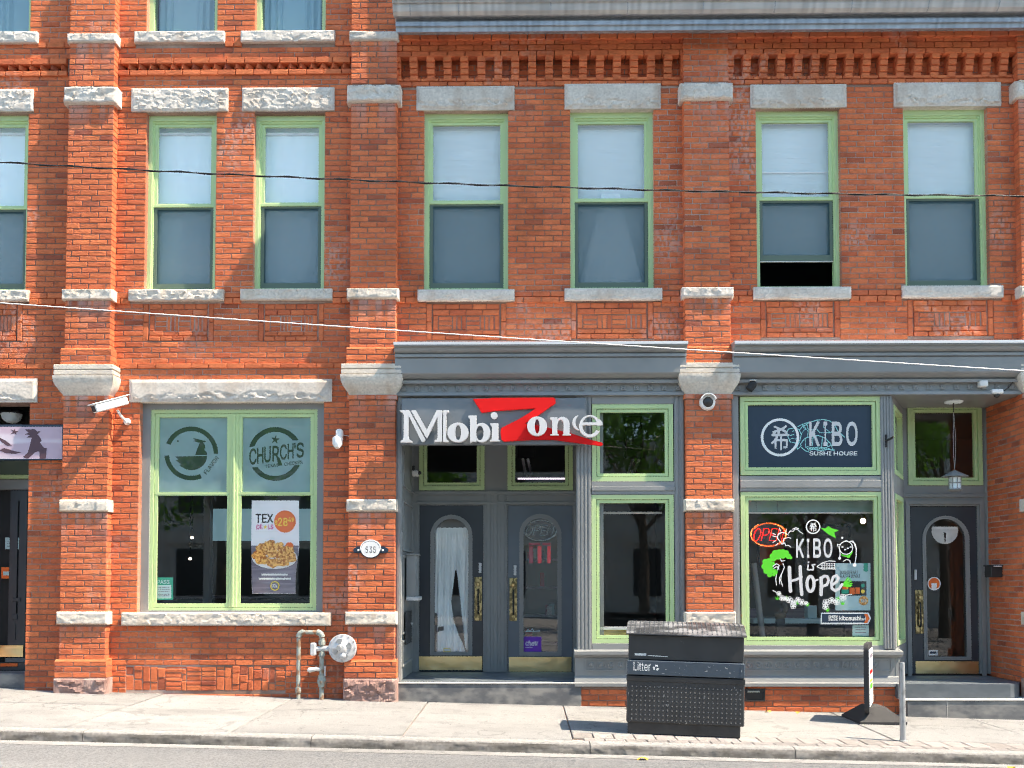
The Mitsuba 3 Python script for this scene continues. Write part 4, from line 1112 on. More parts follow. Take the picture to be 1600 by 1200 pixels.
# curtain of the first door: two gathered sheets with a gap
def curtain(poly, Y, seed):
    q = on(poly, Y)
    b = q.bounds
    n, m = 110, 120
    gx_, gz_ = np.meshgrid(np.linspace(b[0], b[2], n), np.linspace(b[1], b[3], m))
    t_ = (gz_ - b[1]) / (b[3] - b[1])
    f = np.sin(gx_ * 150 + seed + 1.2 * np.sin(gz_ * 2.2)) * .012 + np.sin(gx_ * 67 + gz_ * 1.9) * .012
    V = np.stack([gx_, Y + f * (1.1 - .5 * t_), gz_], -1).reshape(-1, 3)
    i, j = np.meshgrid(np.arange(n - 1), np.arange(m - 1), indexing='ij')
    a = (j * n + i).ravel()
    c = (V[a] + V[a + n + 1]) / 2
    import shapely
    a = a[shapely.contains_xy(q, c[:, 0], c[:, 2])]
    return V, np.vstack([np.stack([a, a + 1, a + n + 1], 1), np.stack([a, a + n + 1, a + n], 1)])


cA = Polygon([(678.5, 827), (733, 826), (733, 852), (722, 870), (711, 893), (707, 925), (705, 940), (709, 970), (716, 990), (724, 1008), (728, 1020), (681, 1020), (682, 995), (684, 975), (684, 959), (678, 958)]).difference(Polygon([(685, 979), (694, 980), (693, 985), (684, 987)]))
cB = Polygon([(712, 880), (722, 850), (733, 850), (733, 1020), (727, 1012), (724, 985), (718, 925)])
t = thing('curtain', 'gathered white net curtain behind the arched glass of the black door', 'curtain')
part(t, 'drape', curtain(cA, YD1 + .07, 0), 'm_curtain', True)
part(t, 'drape', curtain(cB, YD1 + .075, 2), 'm_curtain', True)
c0 = on(sbox(678.5, 824.5, 733, 833), YD1 + .055).bounds
xx = np.linspace(c0[0], c0[2], 60)
part(t, 'heading', (lambda V: (V, np.vstack([np.stack([np.arange(59), np.arange(59) + 1, np.arange(59) + 61], 1), np.stack([np.arange(59), np.arange(59) + 61, np.arange(59) + 60], 1)])))(np.concatenate([np.stack([xx, YD1 + .055 + .006 * np.sin(xx * 200), xx * 0 + z + .004 * np.sin(xx * 90)], 1) for z in (c0[1], c0[3])])), 'm_curtain', True)
decal('sticker', 'small yellowish sticker at the foot of the curtained door glass', 'sticker', YD1 + .0235, [('sheet', sbox(693, 1013, 704, 1018.3), 'm_yellow'), ('form', sbox(694, 1014, 703, 1017.5), 'm_white')])
decal('sticker', 'purple sticker at the foot of the blue grey door glass', 'sticker', YD1 + .0235, [('sheet', sbox(818.2, 994.8, 846, 1018.3), 'm_purple'), ('lettering', unary_union([text_in('chatr', 821, 1001, 841, 1009), text_in('mobile', 821, 1010.5, 832, 1012.5)]), 'm_white')])
decal('sticker', 'faint white script sticker above the purple sticker', 'sticker', YD1 + .0235, [('lettering', zm(unary_union([line([(285, 575), (300, 555), (320, 578), (345, 548), (365, 578), (420, 570)], 9), line([(275, 580), (425, 575)], 7)]), 780, 900, 6.664), 'm_tube_off')])


# open signs of glass tube
def open_sign(label, cx, cy, rx, ry, Y, m_oval, m_text, box_, em_oval=None, em_text=None):
    t = thing('open_sign', label, 'open sign')
    def ring_part(a0, a1, k, n=30):
        return [(*at(x, y, Y), ) for x, y in arc(cx, cy, rx * k, ry * k, a0, a1, n)]
    def tb(pts, r): return tube([(p[0], Y, p[1]) for p in pts], r, 6)
    part(t, 'oval_tube', cat([tb(ring_part(-150, 60, 1.0), .0065), tb(ring_part(25, 235, 1.04), .0065)]), m_oval, 60, **(em_oval or {}))
    x0, y0, x1, y1 = box_
    S = lambda u, v: (x0 + (x1 - x0) * (u + .10 * (1 - v)), y0 + (y1 - y0) * v)
    strokes = [[(.10 + .10 * math.cos(q), .5 + .5 * math.sin(q)) for q in np.linspace(0, 2 * math.pi, 18)], [(.27, 1), (.27, 0), (.40, 0), (.45, .13), (.45, .38), (.40, .52), (.28, .52)],
               [(.69, 0), (.52, 0), (.52, 1), (.70, 1)], [(.53, .5), (.67, .5)], [(.75, 1), (.75, 0), (.92, 1), (.92, 0)]]
    part(t, 'letter_tube', cat([tb([at(*S(*q), Y) for q in s], .0055) for s in strokes]), m_text, 60, **(em_text or {}))
    part(t, 'back_board', extr(on(ell(cx, cy, rx * 1.06, ry * 1.08), Y), Y + .02, Y + .026), 'm_ink')
    return t


open_sign('unlit oval open sign in the top of the blue grey door glass', 844.5, 828.5, 25, 15.5, YD1 + .10, 'm_tube_off', 'm_tube_off', (820.5, 821.5, 865.5, 836.5))
t = thing('light_sign', 'dim red light strips below the unlit open sign', 'light sign')
for a, b_, c_, e_ in ((826, 848, 844, 852), (826.5, 853, 833, 880), (840, 853, 846, 880), (847.5, 848, 860.5, 852), (855, 853, 860.5, 880)):
    q = R(a, b_, c_, e_, YD1 + .35)
    part(t, 'strip', bx(*q[:2], YD1 + .35, YD1 + .36, *q[2:], .002), 'm_led', emitter={'type': 'area', 'radiance': {'type': 'rgb', 'value': [.022, .0004, .001] if a > 838 and b_ > 850 else [.005, .0002, .0015]}})
t = thing('letter_box', 'grey metal letter box on the left side wall of the doorway', 'letter box')
zq = lambda y: Z(y, .55, 634)
part(t, 'body', bx(XA + .074, XA + .19, .40, .80, zq(932), zq(868)), 'm_grey')
part(t, 'lid', bx(XA + .074, XA + .21, .38, .82, zq(868) + .001, zq(868) + .02), 'm_grey')
part(t, 'tray', bx(XA + .074, XA + .23, .38, .82, zq(938), zq(932) - .001), 'm_silver')
t = thing('access_panel', 'dark metal access panel low on the left side wall of the doorway', 'panel')
part(t, 'plate', bx(XA + .074, XA + .082, .30, .95, zq(1006), zq(955)), 'm_black')
part(t, 'knob', sphere((XA + .09, .86, zq(976)), .016, sub=1), 'm_silver', True)

# ------------------------------------------------------------------ the phone shop sign
YSG = -.20
t = thing('shop_sign', 'grey sign board with raised white letters and a big red letter Z', 'sign')
sb = R(627.5, 622, 915, 694.5, YSG)
part(t, 'board', bx(*sb[:2], YSG, YSG + .09, *sb[2:]), 'm_sign_grey')
for i in (.12, .5, .88):
    xx = sb[0] + (sb[1] - sb[0]) * i
    part(t, 'bracket', bx(xx - .02, xx + .02, YSG + .091, -.06, sb[3] - .12, sb[3] - .08), 'm_dark')
A1, A2 = (610, 600, 9.376), (770, 600, 8.421)
zP = [(1215, 230)]
red = unary_union([zm(Polygon([(1215, 230), (1594, 215), (1700, 215), (1700, 386), (1594, 390), (1340, 425)]), *A1),
                   zm(Polygon([(-20, 193), (800, 188), (822, 205), (824, 258), (600, 415), (480, 490), (413, 527), (560, 547), (720, 582), (900, 627), (1040, 662), (1300, 745), (1430, 778), (1447, 798), (1425, 820), (1060, 772), (800, 737), (500, 737), (150, 762), (115, 735), (105, 650), (110, 590), (350, 468), (480, 388), (570, 325), (300, 342), (-20, 362)]), *A2)]).buffer(.15)
part(t, 'letter', extr(on(red, YSG), YSG - .045, YSG - .0005), 'm_red', label='big red swooping letter Z')
M_ = [zm(Polygon(q), *A1) for q in ([(155, 405), (290, 405), (300, 425), (525, 830), (505, 862), (468, 860), (283, 485), (278, 600), (275, 770), (285, 820), (310, 845), (335, 855), (335, 873), (165, 873), (165, 850), (195, 838), (210, 790), (213, 480), (195, 440), (155, 422)],
                                  [(325, 405), (385, 405), (545, 690), (690, 405), (765, 405), (765, 862), (655, 864), (655, 845), (690, 830), (702, 800), (702, 500), (550, 805), (535, 805), (325, 425)],
                                  [(785, 405), (865, 405), (865, 430), (838, 440), (825, 470), (825, 800), (835, 830), (862, 850), (862, 866), (780, 866)])]
def lt(p, m='m_letter', d=.06): part(t, 'letter', extr(on(p, YSG), YSG - .0455 - d, YSG - .046), m)
lt(unary_union(M_))
lt(zm(ell(998, 728, 155, 143).difference(ell(1000, 728, 43, 110)), *A1))
lt(zm(unary_union([Polygon([(1145, 485), (1265, 480), (1265, 868), (1210, 855), (1175, 880), (1172, 530), (1145, 505)]), ell(1345, 730, 124, 141)]).difference(ell(1316, 735, 54, 106)), *A1))
lt(zm(unary_union([Point(1523, 480).buffer(48), Polygon([(1465, 595), (1585, 592), (1585, 835), (1610, 842), (1610, 856), (1462, 856), (1462, 840), (1490, 830), (1492, 640), (1465, 615)])]), *A1))
lt(zm(ell(582, 572, 130, 126).difference(ell(583, 574, 32, 95)), *A2))
hump = ell(915, 545, 90, 95).difference(ell(888, 565, 40, 80)).intersection(sbox(800, 440, 1010, 548))
lt(zm(unary_union([sbox(778, 470, 845, 685), Polygon([(750, 458), (845, 455), (845, 490), (778, 490), (750, 474)]), sbox(752, 676, 866, 691), sbox(927, 530, 1005, 685), sbox(915, 676, 1025, 691), hump]), *A2))
e_ring = ell(1272, 572, 142, 145).difference(ell(1268, 562, 96, 118)).difference(Polygon([(1272, 562), (1460, 562), (1460, 612), (1425, 612), (1380, 640), (1330, 600)]))
lt(zm(unary_union([e_ring, sbox(1165, 522, 1370, 556)]), *A2))
lt(zm(ell(1140, 525, 98, 100).difference(ell(1200, 520, 118, 122)), *A2))
lt(zm(Polygon([(1370, 480), (1400, 485), (1428, 515), (1440, 558), (1385, 558), (1385, 520)]), *A2))

# bay of the sushi shop
YK = .90
zk_ = lambda y: Z(y, YK, 1480)
xk = lambda x, y=850: X(x, y, YK)
part(RB, 'post', flutes(XC, X(1156, 850, -.05), -.05, Z(1016, -.05, 1150), Z(619, -.05), 1), 'm_grey')
part(RB, 'post', flutes(X(1379, 850, -.06), X(1397, 850, -.06), -.06, Z(1014, -.06, 1390), Z(619, -.06), 4, 'm_grey', .08), 'm_grey', label='fluted grey corner post')
kx0, kx1 = X(1156.5, 760, -.04), X(1378.5, 760, -.04)
part(RB, 'rail', cat([bx(kx0, kx1, -.04, .08, Z(768, -.04, 1270), Z(743.5, -.04, 1270)), bx(kx0, kx1, -.055, -.0405, Z(762, -.05, 1270), Z(750, -.05, 1270))]), 'm_grey')
part(RB, 'rail', bx(kx0, kx1, -.04, .08, Z(619.5, -.04), Z(619, -.04) + .02), 'm_grey')
part(RB, 'rail', bx(kx0, kx1, -.04, .08, Z(1016, -.04, 1270), Z(1008.5, -.04, 1270)), 'm_grey')
w3, g3 = green_window(RB, R(1156.5, 620, 1376, 742.5, -.02), -.02, panes=False)
w4, g4 = green_window(RB, R(1158, 769, 1380, 1008, -.02), -.02)
riser(XC, X(1407, 1040, -.06), 1270, 1073)
# navy panel behind the upper pane, with the shop's name
HAN = [[(0, 29), (0, 32), (14, 41), (25, 53), (3, 54), (3, 65), (11, 67), (6, 74), (9, 76), (34, 82), (13, 89), (13, 92), (18, 97), (23, 98), (54, 88), (64, 92), (78, 100), (82, 100), (89, 95), (88, 91), (74, 82), (92, 74), (92, 71), (89, 66), (100, 65), (100, 54), (62, 54), (62, 47), (91, 46), (92, 45), (92, 13), (89, 9), (83, 7), (68, 7), (66, 9), (64, 14), (66, 19), (79, 19), (78, 34), (62, 34), (62, 3), (60, 0), (50, 0), (49, 1), (48, 34), (33, 34), (33, 7), (30, 6), (22, 6), (20, 8), (19, 28), (7, 22)],
       [[(52, 74), (51, 66), (76, 67), (55, 75)], [(42, 54), (39, 46), (48, 46), (49, 53)], [(28, 67), (29, 66), (34, 66), (35, 68)]]]
def han(x0, y0, x1, y1): return affinity.affine_transform(Polygon(HAN[0], HAN[1]).buffer(-1.9), [(x1 - x0) / 100, 0, 0, -(y1 - y0) / 100, x0, y1])
K3 = (1160, 610, 6.957)
C_ = lambda pts, w_=8: line(pts, w_)
turtle = unary_union([C_([(620, 430), (650, 395), (720, 355), (800, 325), (880, 316), (950, 332), (1005, 375), (1035, 440), (1060, 460), (1110, 510)]), C_([(600, 395), (650, 370), (725, 345)]),
                      C_([(480, 450), (500, 420), (560, 408), (615, 425), (640, 480), (625, 545), (575, 572), (520, 560), (495, 505), (480, 455)]), C_([(490, 470), (520, 490), (560, 480)]), C_([(545, 445), (562, 440)]),
                      C_([(505, 540), (540, 520), (580, 530), (610, 500)], 6), C_([(620, 560), (590, 620), (600, 640), (640, 600)]), C_([(625, 590), (680, 520), (750, 497), (830, 492), (900, 520), (950, 570), (985, 640), (1000, 650)]),
                      C_([(640, 620), (690, 660), (720, 668)]), C_([(700, 375), (715, 420), (710, 500)], 7), C_([(650, 375), (690, 410), (650, 460), (640, 480)], 6), C_([(820, 330), (790, 400), (840, 460), (960, 462), (1000, 400)], 7), C_([(900, 320), (880, 400), (960, 462)], 6),
                      C_([(680, 525), (690, 620)], 7), C_([(770, 497), (760, 600)], 7), C_([(870, 505), (860, 610)], 7), C_([(930, 550), (925, 610)], 7), C_([(700, 610), (760, 625), (830, 615), (900, 625), (960, 600)], 7), C_([(720, 650), (780, 640), (850, 655), (930, 640), (1000, 652)], 9)]
                     + [C_([(700 + 26 * i, 625 + 6 * (i % 2)), (715 + 26 * i, 640 - 5 * (i % 2))], 9) for i in range(10)] + [C_([(660 + 22 * i, 400 + 18 * (i % 3)), (672 + 22 * i, 412 + 18 * (i % 3))], 6) for i in range(6)])
t = decal('shop_sign', 'navy panel with white sushi house lettering and a teal turtle, in the green framed transom', 'sign', .020, [
    ('panel', sbox(1163, 627, 1368, 739), 'm_navy'), ('turtle', zm(turtle, *K3), 'm_teal'),
    ('emblem_ring', zm(ell(408, 511, 209, 207, 64).difference(ell(408, 511, 181, 179, 64)), *K3), 'm_white'), ('emblem', zm(han(305, 372, 512, 655), *K3), 'm_letter'),
    ('lettering', zm(unary_union([text_in('K', 725, 340, 838, 605), text_in('I', 880, 340, 920, 605), text_in('B', 970, 340, 1085, 605), text_in('O', 1125, 340, 1250, 605)]), *K3), 'm_letter'),
    ('small_lettering', zm(text_in('SUSHI HOUSE', 727, 663, 1246, 708), *K3), 'm_white')])

# painted graphics, posters and lit sign in the sushi window
K4 = (1160, 770, 6.957)
YG = .0095
rr = np.random.default_rng(9)
wl_ = []
wl_ += [text_in('K', 580, 500, 668, 707), text_in('I', 698, 500, 724, 707), text_in('B', 765, 496, 852, 707), text_in('O', 880, 496, 974, 707)]
wl_ += [line([(712, 785), (705, 835), (725, 840)], 17), Point(715, 755).buffer(10), line([(785, 780), (755, 785), (770, 812), (765, 838), (738, 835)], 16)]
wl_ += [line([(508, 812), (512, 950), (520, 1068)], 38), line([(626, 803), (630, 960), (642, 1105)], 36), line([(512, 962), (580, 945), (640, 915)], 28)]
wl_ += [line(arc(737, 990, 38, 82, -60, 300, 30), 34), line([(770, 960), (815, 945)], 20), line([(852, 925), (856, 1020), (852, 1105)], 38), line([(855, 930), (885, 905), (920, 910), (935, 950), (915, 1000), (870, 1015)], 30)]
wl_ += [line([(975, 1000), (1025, 965), (1042, 925), (1020, 898), (985, 915), (962, 975), (970, 1040), (1005, 1065), (1050, 1040), (1080, 995)], 30)]
ringg = ell(766, 370, 79, 79, 48).difference(ell(766, 370, 66, 66, 48))
white_lines = []
for pts in ([(330, 470), (375, 480), (395, 440), (430, 430), (470, 440), (500, 460)], [(380, 500), (385, 460), (420, 435)], [(500, 440), (520, 415), (550, 420), (570, 395), (600, 400), (625, 425), (655, 445)], [(545, 395), (580, 380), (610, 390)],
            [(385, 500), (430, 560), (460, 545), (470, 575), (500, 570), (525, 590)], [(440, 555), (450, 500), (500, 485), (525, 495)], [(330, 540), (360, 520)], [(360, 575), (385, 550)], [(400, 385), (415, 415)], [(480, 395), (470, 425)], [(330, 440), (360, 455)],
            [(370, 890), (360, 940), (370, 1005)], [(330, 800), (370, 770), (400, 790), (380, 840)], [(410, 715), (425, 745), (460, 735)], [(440, 770), (455, 810), (430, 870), (400, 930), (405, 990)], [(425, 880), (415, 950), (435, 1015)], [(340, 820), (375, 800), (395, 830)],
            [(1040, 590), (1030, 560), (1065, 565)], [(1060, 560), (1100, 530), (1130, 520), (1155, 535), (1180, 525), (1205, 545)], [(1050, 600), (1060, 660), (1055, 715)], [(1215, 560), (1235, 610), (1235, 690), (1218, 790)], [(1095, 745), (1130, 725), (1165, 735), (1172, 765)], [(1195, 520), (1225, 560), (1240, 620)],
            [(810, 800), (870, 760), (940, 740), (1010, 745)], [(810, 805), (870, 830), (940, 825), (1010, 830)], [(1085, 488), (1088, 492)]):
    white_lines.append(line(pts, 9))
white_lines += [line(arc(1125, 598, 72, 70, 0, 360, 30), 9), Point(1055, 712).buffer(16), Point(1218, 785).buffer(20), Point(1083, 490).buffer(12)] + [ell(1085 + 30 * i, 590 + 14 * ((i * 2) % 3), 12, 8) for i in range(4)]
fish = []
for i in range(6):
    for j in range(3):
        if 765 + 22 * j < 830 and 850 + i * 27 < 1000: fish.append(line([(852 + i * 27, 772 + 20 * j), (868 + i * 27, 766 + 20 * j), (862 + i * 27, 782 + 20 * j)], 6))
flowers = [line([(330, 1062), (372, 1085)], 9)]
fl_pts = [(395, 1095, 24), (430, 1145, 30), (510, 1165, 36), (555, 1195, 30), (600, 1160, 28), (640, 1190, 32), (905, 1195, 38), (965, 1170, 34), (1020, 1185, 36), (1090, 1135, 36), (690, 1200, 22), (550, 1230, 32), (900, 1240, 32), (470, 1150, 22)]
for cx, cy, r in fl_pts:
    fw = []
    for i in range(5):
        a = i * 1.2566 + cx
        fw.append(line(arc(cx + .55 * r * math.cos(a), cy + .55 * r * math.sin(a), .45 * r, .45 * r, 0, 360, 12), 6))
    flowers.append(unary_union(fw))
flowers.append(line([(1110, 1120), (1150, 1105), (1185, 1102)], 8))
cloud, trunk, cat_, = white_lines[:11], white_lines[11:18], [g for g in white_lines[18:] if not 800 < g.centroid.x < 1015]
fish += [g for g in white_lines[18:] if 800 < g.centroid.x < 1015]
lime = [unary_union([Point(x, y).buffer(r) for x, y, r in [(330, 690, 34), (360, 655, 34), (400, 645, 30), (440, 640, 28), (480, 650, 26), (500, 690, 30), (440, 680, 36), (390, 690, 36), (340, 710, 34), (525, 705, 18), (350, 650, 26)]]),
        unary_union([Point(x, y).buffer(r) for x, y, r in [(250, 750, 32), (290, 740, 30), (240, 800, 34), (290, 790, 40), (330, 770, 24), (260, 850, 32), (310, 840, 36), (355, 860, 30), (295, 890, 28), (340, 890, 18)]]),
        Polygon([(848, 380), (900, 388), (935, 360), (970, 385), (1050, 408), (1000, 430), (1015, 496), (940, 455), (900, 425)]), line(arc(1125, 620, 70, 68, 20, 130, 14), 16), Point(1152, 690).buffer(20)]
for cx, cy in ((375, 1135), (475, 1135), (590, 1185), (700, 1205), (1035, 1140), (1085, 1190), (920, 1262)):
    lime += [Polygon([(cx - 10, cy + 28), (cx - 22, cy - 10), (cx, cy + 8), (cx + 4, cy - 26), (cx + 14, cy + 10), (cx + 30, cy - 14), (cx + 18, cy + 28)]).buffer(0)]
for i in range(7): lime.append(line([(1080, 1010), (1150 + 40 * math.cos(i * .5 - 1.6), 970 + 50 * math.sin(i * .5 - 1.2))], 14))
t_win = decal('window_decal', 'white and green painted lettering and garden drawings on the sushi shop window', 'window decal', YG, [
    ('tree_crown_print', zm(unary_union(lime[:2]), *K4), 'm_lime'), ('paper_bird_print', zm(lime[2], *K4), 'm_lime'), ('leaf_print', zm(unary_union([g.buffer(0) for g in lime[3:]]), *K4), 'm_lime')]
      + [(nm, zm(unary_union(g), *K4), 'm_white') for nm, g in (('cloud_drawing', cloud), ('tree_trunk_drawing', trunk), ('cat_drawing', cat_), ('fish_drawing', fish), ('emblem_ring', [ringg]), ('emblem', [han(725, 322, 808, 425)]))]
      + [('lettering', zm(unary_union(wl_), *K4), 'm_letter')])
for g in flowers: part(t_win, 'flower_drawing', extr(on(zm(g, *K4), YG), YG - .0115, YG - .0105), 'm_white')
K5 = (1240, 870, 9.231)
decal('poster', 'pale blue sushi platter poster in the lower right of the sushi window', 'poster', .06, [
    ('sheet', zm(sbox(600, 92, 1108, 772), *K5), 'm_paper'), ('photo_panel', zm(sbox(668, 352, 1050, 560), *K5), 'm_ink'),
    ('lettering', zm(unary_union([text_in('SUSHI FEAST', 668, 200, 930, 248, False), text_in('PLATTER BUNDLE', 668, 255, 960, 302, False)]), *K5), 'm_ink'),
    ('tag', zm(sbox(1008, 92, 1070, 212), *K5), 'm_pass'),
    ('food', zm(unary_union([sbox(805, 445, 880, 540), sbox(890, 440, 955, 535), ell(745, 450, 45, 35)]), *K5), 'm_orange'),
    ('greens', zm(unary_union([sbox(690, 470, 790, 530), ell(995, 415, 28, 28)]), *K5), 'm_pass'),
    ('garnish', zm(unary_union([ell(995, 500, 28, 28), ell(770, 435, 14, 30)]), *K5), 'm_yellow'),
    ('price_disc', zm(ell(1005, 632, 66, 66), *K5), 'm_chicken'), ('price', zm(text_in('$65', 965, 606, 1050, 662), *K5), 'm_paper')])
tg = zm(Polygon([(395, 805), (1080, 805), (1117, 888), (1075, 972), (390, 972)]), *K5)
decal('sticker', 'navy order online sticker with an orange arrow end, below the platter poster', 'sticker', .012, [
    ('border', tg, 'm_white'), ('sheet', zm(Polygon([(408, 825), (1030, 825), (1030, 950), (408, 950)]), *K5), 'm_navy'), ('arrow', zm(Polygon([(1015, 825), (1065, 825), (1095, 888), (1060, 955), (1015, 955), (1045, 888)]), *K5), 'm_orange'),
    ('lettering', zm(unary_union([text_in('ORDER', 500, 845, 636, 882), text_in('ONLINE', 500, 888, 636, 922), text_in('kibosushi', 658, 850, 965, 918), text_in('.com', 970, 888, 1032, 916)]), *K5), 'm_white')])
decal('notice', 'small pale notice under the order sticker at the window corner', 'notice', .06, [('sheet', zm(sbox(848, 985, 1085, 1148), *K5), 'm_paper'), ('lines', zm(unary_union([sbox(890, y, 1040, y + 12) for y in (1010, 1045, 1085)]), *K5), 'm_table'), ('edge', zm(sbox(848, 1138, 1085, 1150), *K5), 'm_pass')])
open_sign('lit red and orange oval open sign in the sushi window', 1201.5, 835, 27, 17.5, .12, 'm_orange', 'm_red', (1176, 826, 1225, 845),
          {'emitter': {'type': 'area', 'radiance': {'type': 'rgb', 'value': [3.2, 1.2, .28]}}}, {'emitter': {'type': 'area', 'radiance': {'type': 'rgb', 'value': [2.4, .07, .04]}}})

# recess with the sushi shop's door
part(RB, 'recess_ceiling', bx(X(1385, 618, 0), XR, -.05, YK + .2, Z(619, .0) - .0, Z(619, .0) + .05), 'm_grey_recess')
def splay(o, Y0, p0, p1):
    """An upright board between the plan points p0 and p1, and points on it."""
    p0, p1 = np.array(p0), np.array(p1)
    d = p1 - p0; L = np.linalg.norm(d); d /= L; nrm = np.array([d[1], -d[0]])
    def put(m, off=0.0):
        v, f = arr(m)
        q = p0 + v[:, :1] * d + (v[:, 1:2] + off) * -nrm
        return np.stack([q[:, 0], q[:, 1], v[:, 2]], 1), f
    return put, L
pA, pB_ = (X(1397, 850, -.05), -.05), (xk(1413.5), YK)
put, L = splay(None, 0, pA, pB_)
zfl = Z(1064, -.05, 1500)
rs_ = part(RB, 'recess_side', put(extr(rect((0, L, zfl, Z(619, 0))).difference(rect((.14, L - .12, Z(1008, .2, 1400), Z(772, .2, 1400)))).difference(rect((.14, L - .12, Z(742, .2, 1400), Z(635, .2, 1400)))), 0, .06)), 'm_grey')
for za, zb2 in ((1008, 772), (742, 635)):
    r_ = (.14, L - .12, Z(za, .2, 1400), Z(zb2, .2, 1400))
    w = part(RB, 'side_window', put(ring(r_, .06, -.01, .05)), 'm_green')
    part(w, 'pane', put(sheet(inset(r_, .059), .03)), 'm_glass')
holeD, holeT = R(1424, 790.5, 1529.5, 1056, YK), R(1418, 633, 1533.5, 758, YK)
bk = part(RB, 'doorway_wall', extr(rect((xk(1405), xk(1556), zfl, Z(619, 0))).difference(rect(holeD)).difference(rect(holeT)), YK, YK + .10), 'm_grey_recess')
part(bk, 'rail', bx(xk(1408), xk(1553), YK - .02, YK - .001, zk_(777), zk_(771)), 'm_grey_recess')
part(bk, 'architrave', ring(R(1416, 782, 1538, 1062, YK), .05, YK - .025, YK - .001, .0, .05), 'm_grey_recess')
part(bk, 'fluting', flutes(xk(1540), xk(1553), YK - .03, zfl, zk_(640), 2, 'm_grey_recess', .029), 'm_grey_recess')
green_window(RB, inset(holeT, -.002), YK - .01, .10, .06, 'transom_window')
YD2 = YK + .03
def RE(*a): return R(*a, YD2)
d3 = glazed_door(RE(1424.5, 791, 1529, 1053.5), RE(1442, 806, 1515.4, 1031), RE(1447, 811, 1508.5, 1026), YD2, 'm_door', RE(1430, 921.7, 1442.5, 990), RE(1430.5, 1033, 1529, 1052.5), 'black door with arched glass beside the sushi window', 1478)
part(d3, 'upper_lock', bx(*RE(1428, 890, 1432, 906)[:2], YD2 - .02, YD2 - .001, *RE(1428, 890, 1432, 906)[2:]), 'm_silver')
decal('sticker', 'round orange and white sticker on the glass of the sushi shop door', 'sticker', YD2 + .0235, [('disc', ell(1459.5, 912, 10.3, 10.5), 'm_white'), ('print', ell(1459.5, 912, 8.8, 9).difference(Polygon([(1455, 911), (1464, 911), (1463, 925), (1456, 925)])), 'm_orange')])
decal('sticker', 'small white and blue sticker at the foot of the sushi shop door glass', 'sticker', YD2 + .0235, [('sheet', sbox(1451, 1015.5, 1465, 1024), 'm_white'), ('print', sbox(1453, 1018, 1463, 1021.5), 'm_navy')])
hm = [(1455.6, 823), (1497, 823)] + arc(1476.3, 829, 20.7, 21, 0, 180, 20)
decal('half_curtain', 'white half round paper blind in the top of the sushi door glass', 'blind', YD2 + .06, [('sheet', Polygon(hm), 'm_white_dirty'), ('slot', Polygon([(1474.5, 832), (1478.5, 832), (1477, 848), (1476, 848)]), 'm_ink'), ('band', sbox(1456, 823, 1496.6, 827), 'm_white')])
# steps
us = Polygon([(X(1400, 1078, -.1), YK + .1), (X(1400, 1078, -.1), -.16), (X(1575, 1078, -.1), -.16), (X(1590, 1078, -.05), -.08), (X(1594, 1078, .1), .1), (X(1594, 1078, .1), YK + .1)])
z1_, z2_ = Z(1069, -.16, 1500), Z(1093, -.28, 1500)
part(RB, 'door_step', extr_z(us, z2_ + .002, z1_), 'm_step_blue', label='dark blue grey painted step with a rounded corner')
s2 = part(RB, 'door_step', bx(X(1418, 1108, -.28), XR, -.28, .3, ZB, z2_ - .018), 'm_step', label='low grey stone step')
part(s2, 'edge', bx(X(1412, 1108, -.28), XR, -.29, .3, z2_ - .0175, z2_), 'm_step_edge')
part(s2, 'joint', bx(X(1480, 1108, -.28) - .003, X(1480, 1108, -.28) + .003, -.283, -.2795, ZB, z2_ - .019, .0005), 'm_step_edge')
# brick return of the right pier
xq = xk(1554) + .01
rb_ = part(RB, 'pier_return', bx(P4[0] + .012, P4[1], .009, YK + .2, ZB, Z(619, .3)), 'm_mortar')
rng = np.random.default_rng(77); blist = []
for (a, b_, za, zb2) in lay(.0, YK + .1, ZB, Z(619, .3), (), 0, .2235):
    V = brick_vf(a, b_, za, zb2, 0, .05, rng)
    V = np.stack([P4[0] + .006 + V[:, 1], V[:, 0], V[:, 2]], 1)
    part(rb_, 'brick', (V, _bf[:, ::-1]), 'm_brick', uv=np.tile([np.clip(rng.normal(.35, .2), 0, 1), rng.uniform()], (12, 1)))
for par, xe0, xe1, za_, yb_ in ((RB, XR, XR + .02, ZB, 5.1), (LB, XL - .02, XL, ZB, 5.1)):
    m_ = bx(xe0, xe1, .0, yb_, za_, ZT + .005); part(par, 'end_wall', m_, 'm_brick', uv=np.tile([.5, .4], (len(m_[0]), 1)))
m_ = bx(P4[1] - .03, XR - .001, .003, .30, ZB, ZSH - .002); part(RB, 'corner_wall', m_, 'm_brick', uv=np.tile([.5, .4], (len(m_[0]), 1)))
part(RB, 'jamb_filler', bx(xk(1554), P4[0] + .02, YK - .03, YK + .10, zfl, Z(619, 0)), 'm_grey_recess')

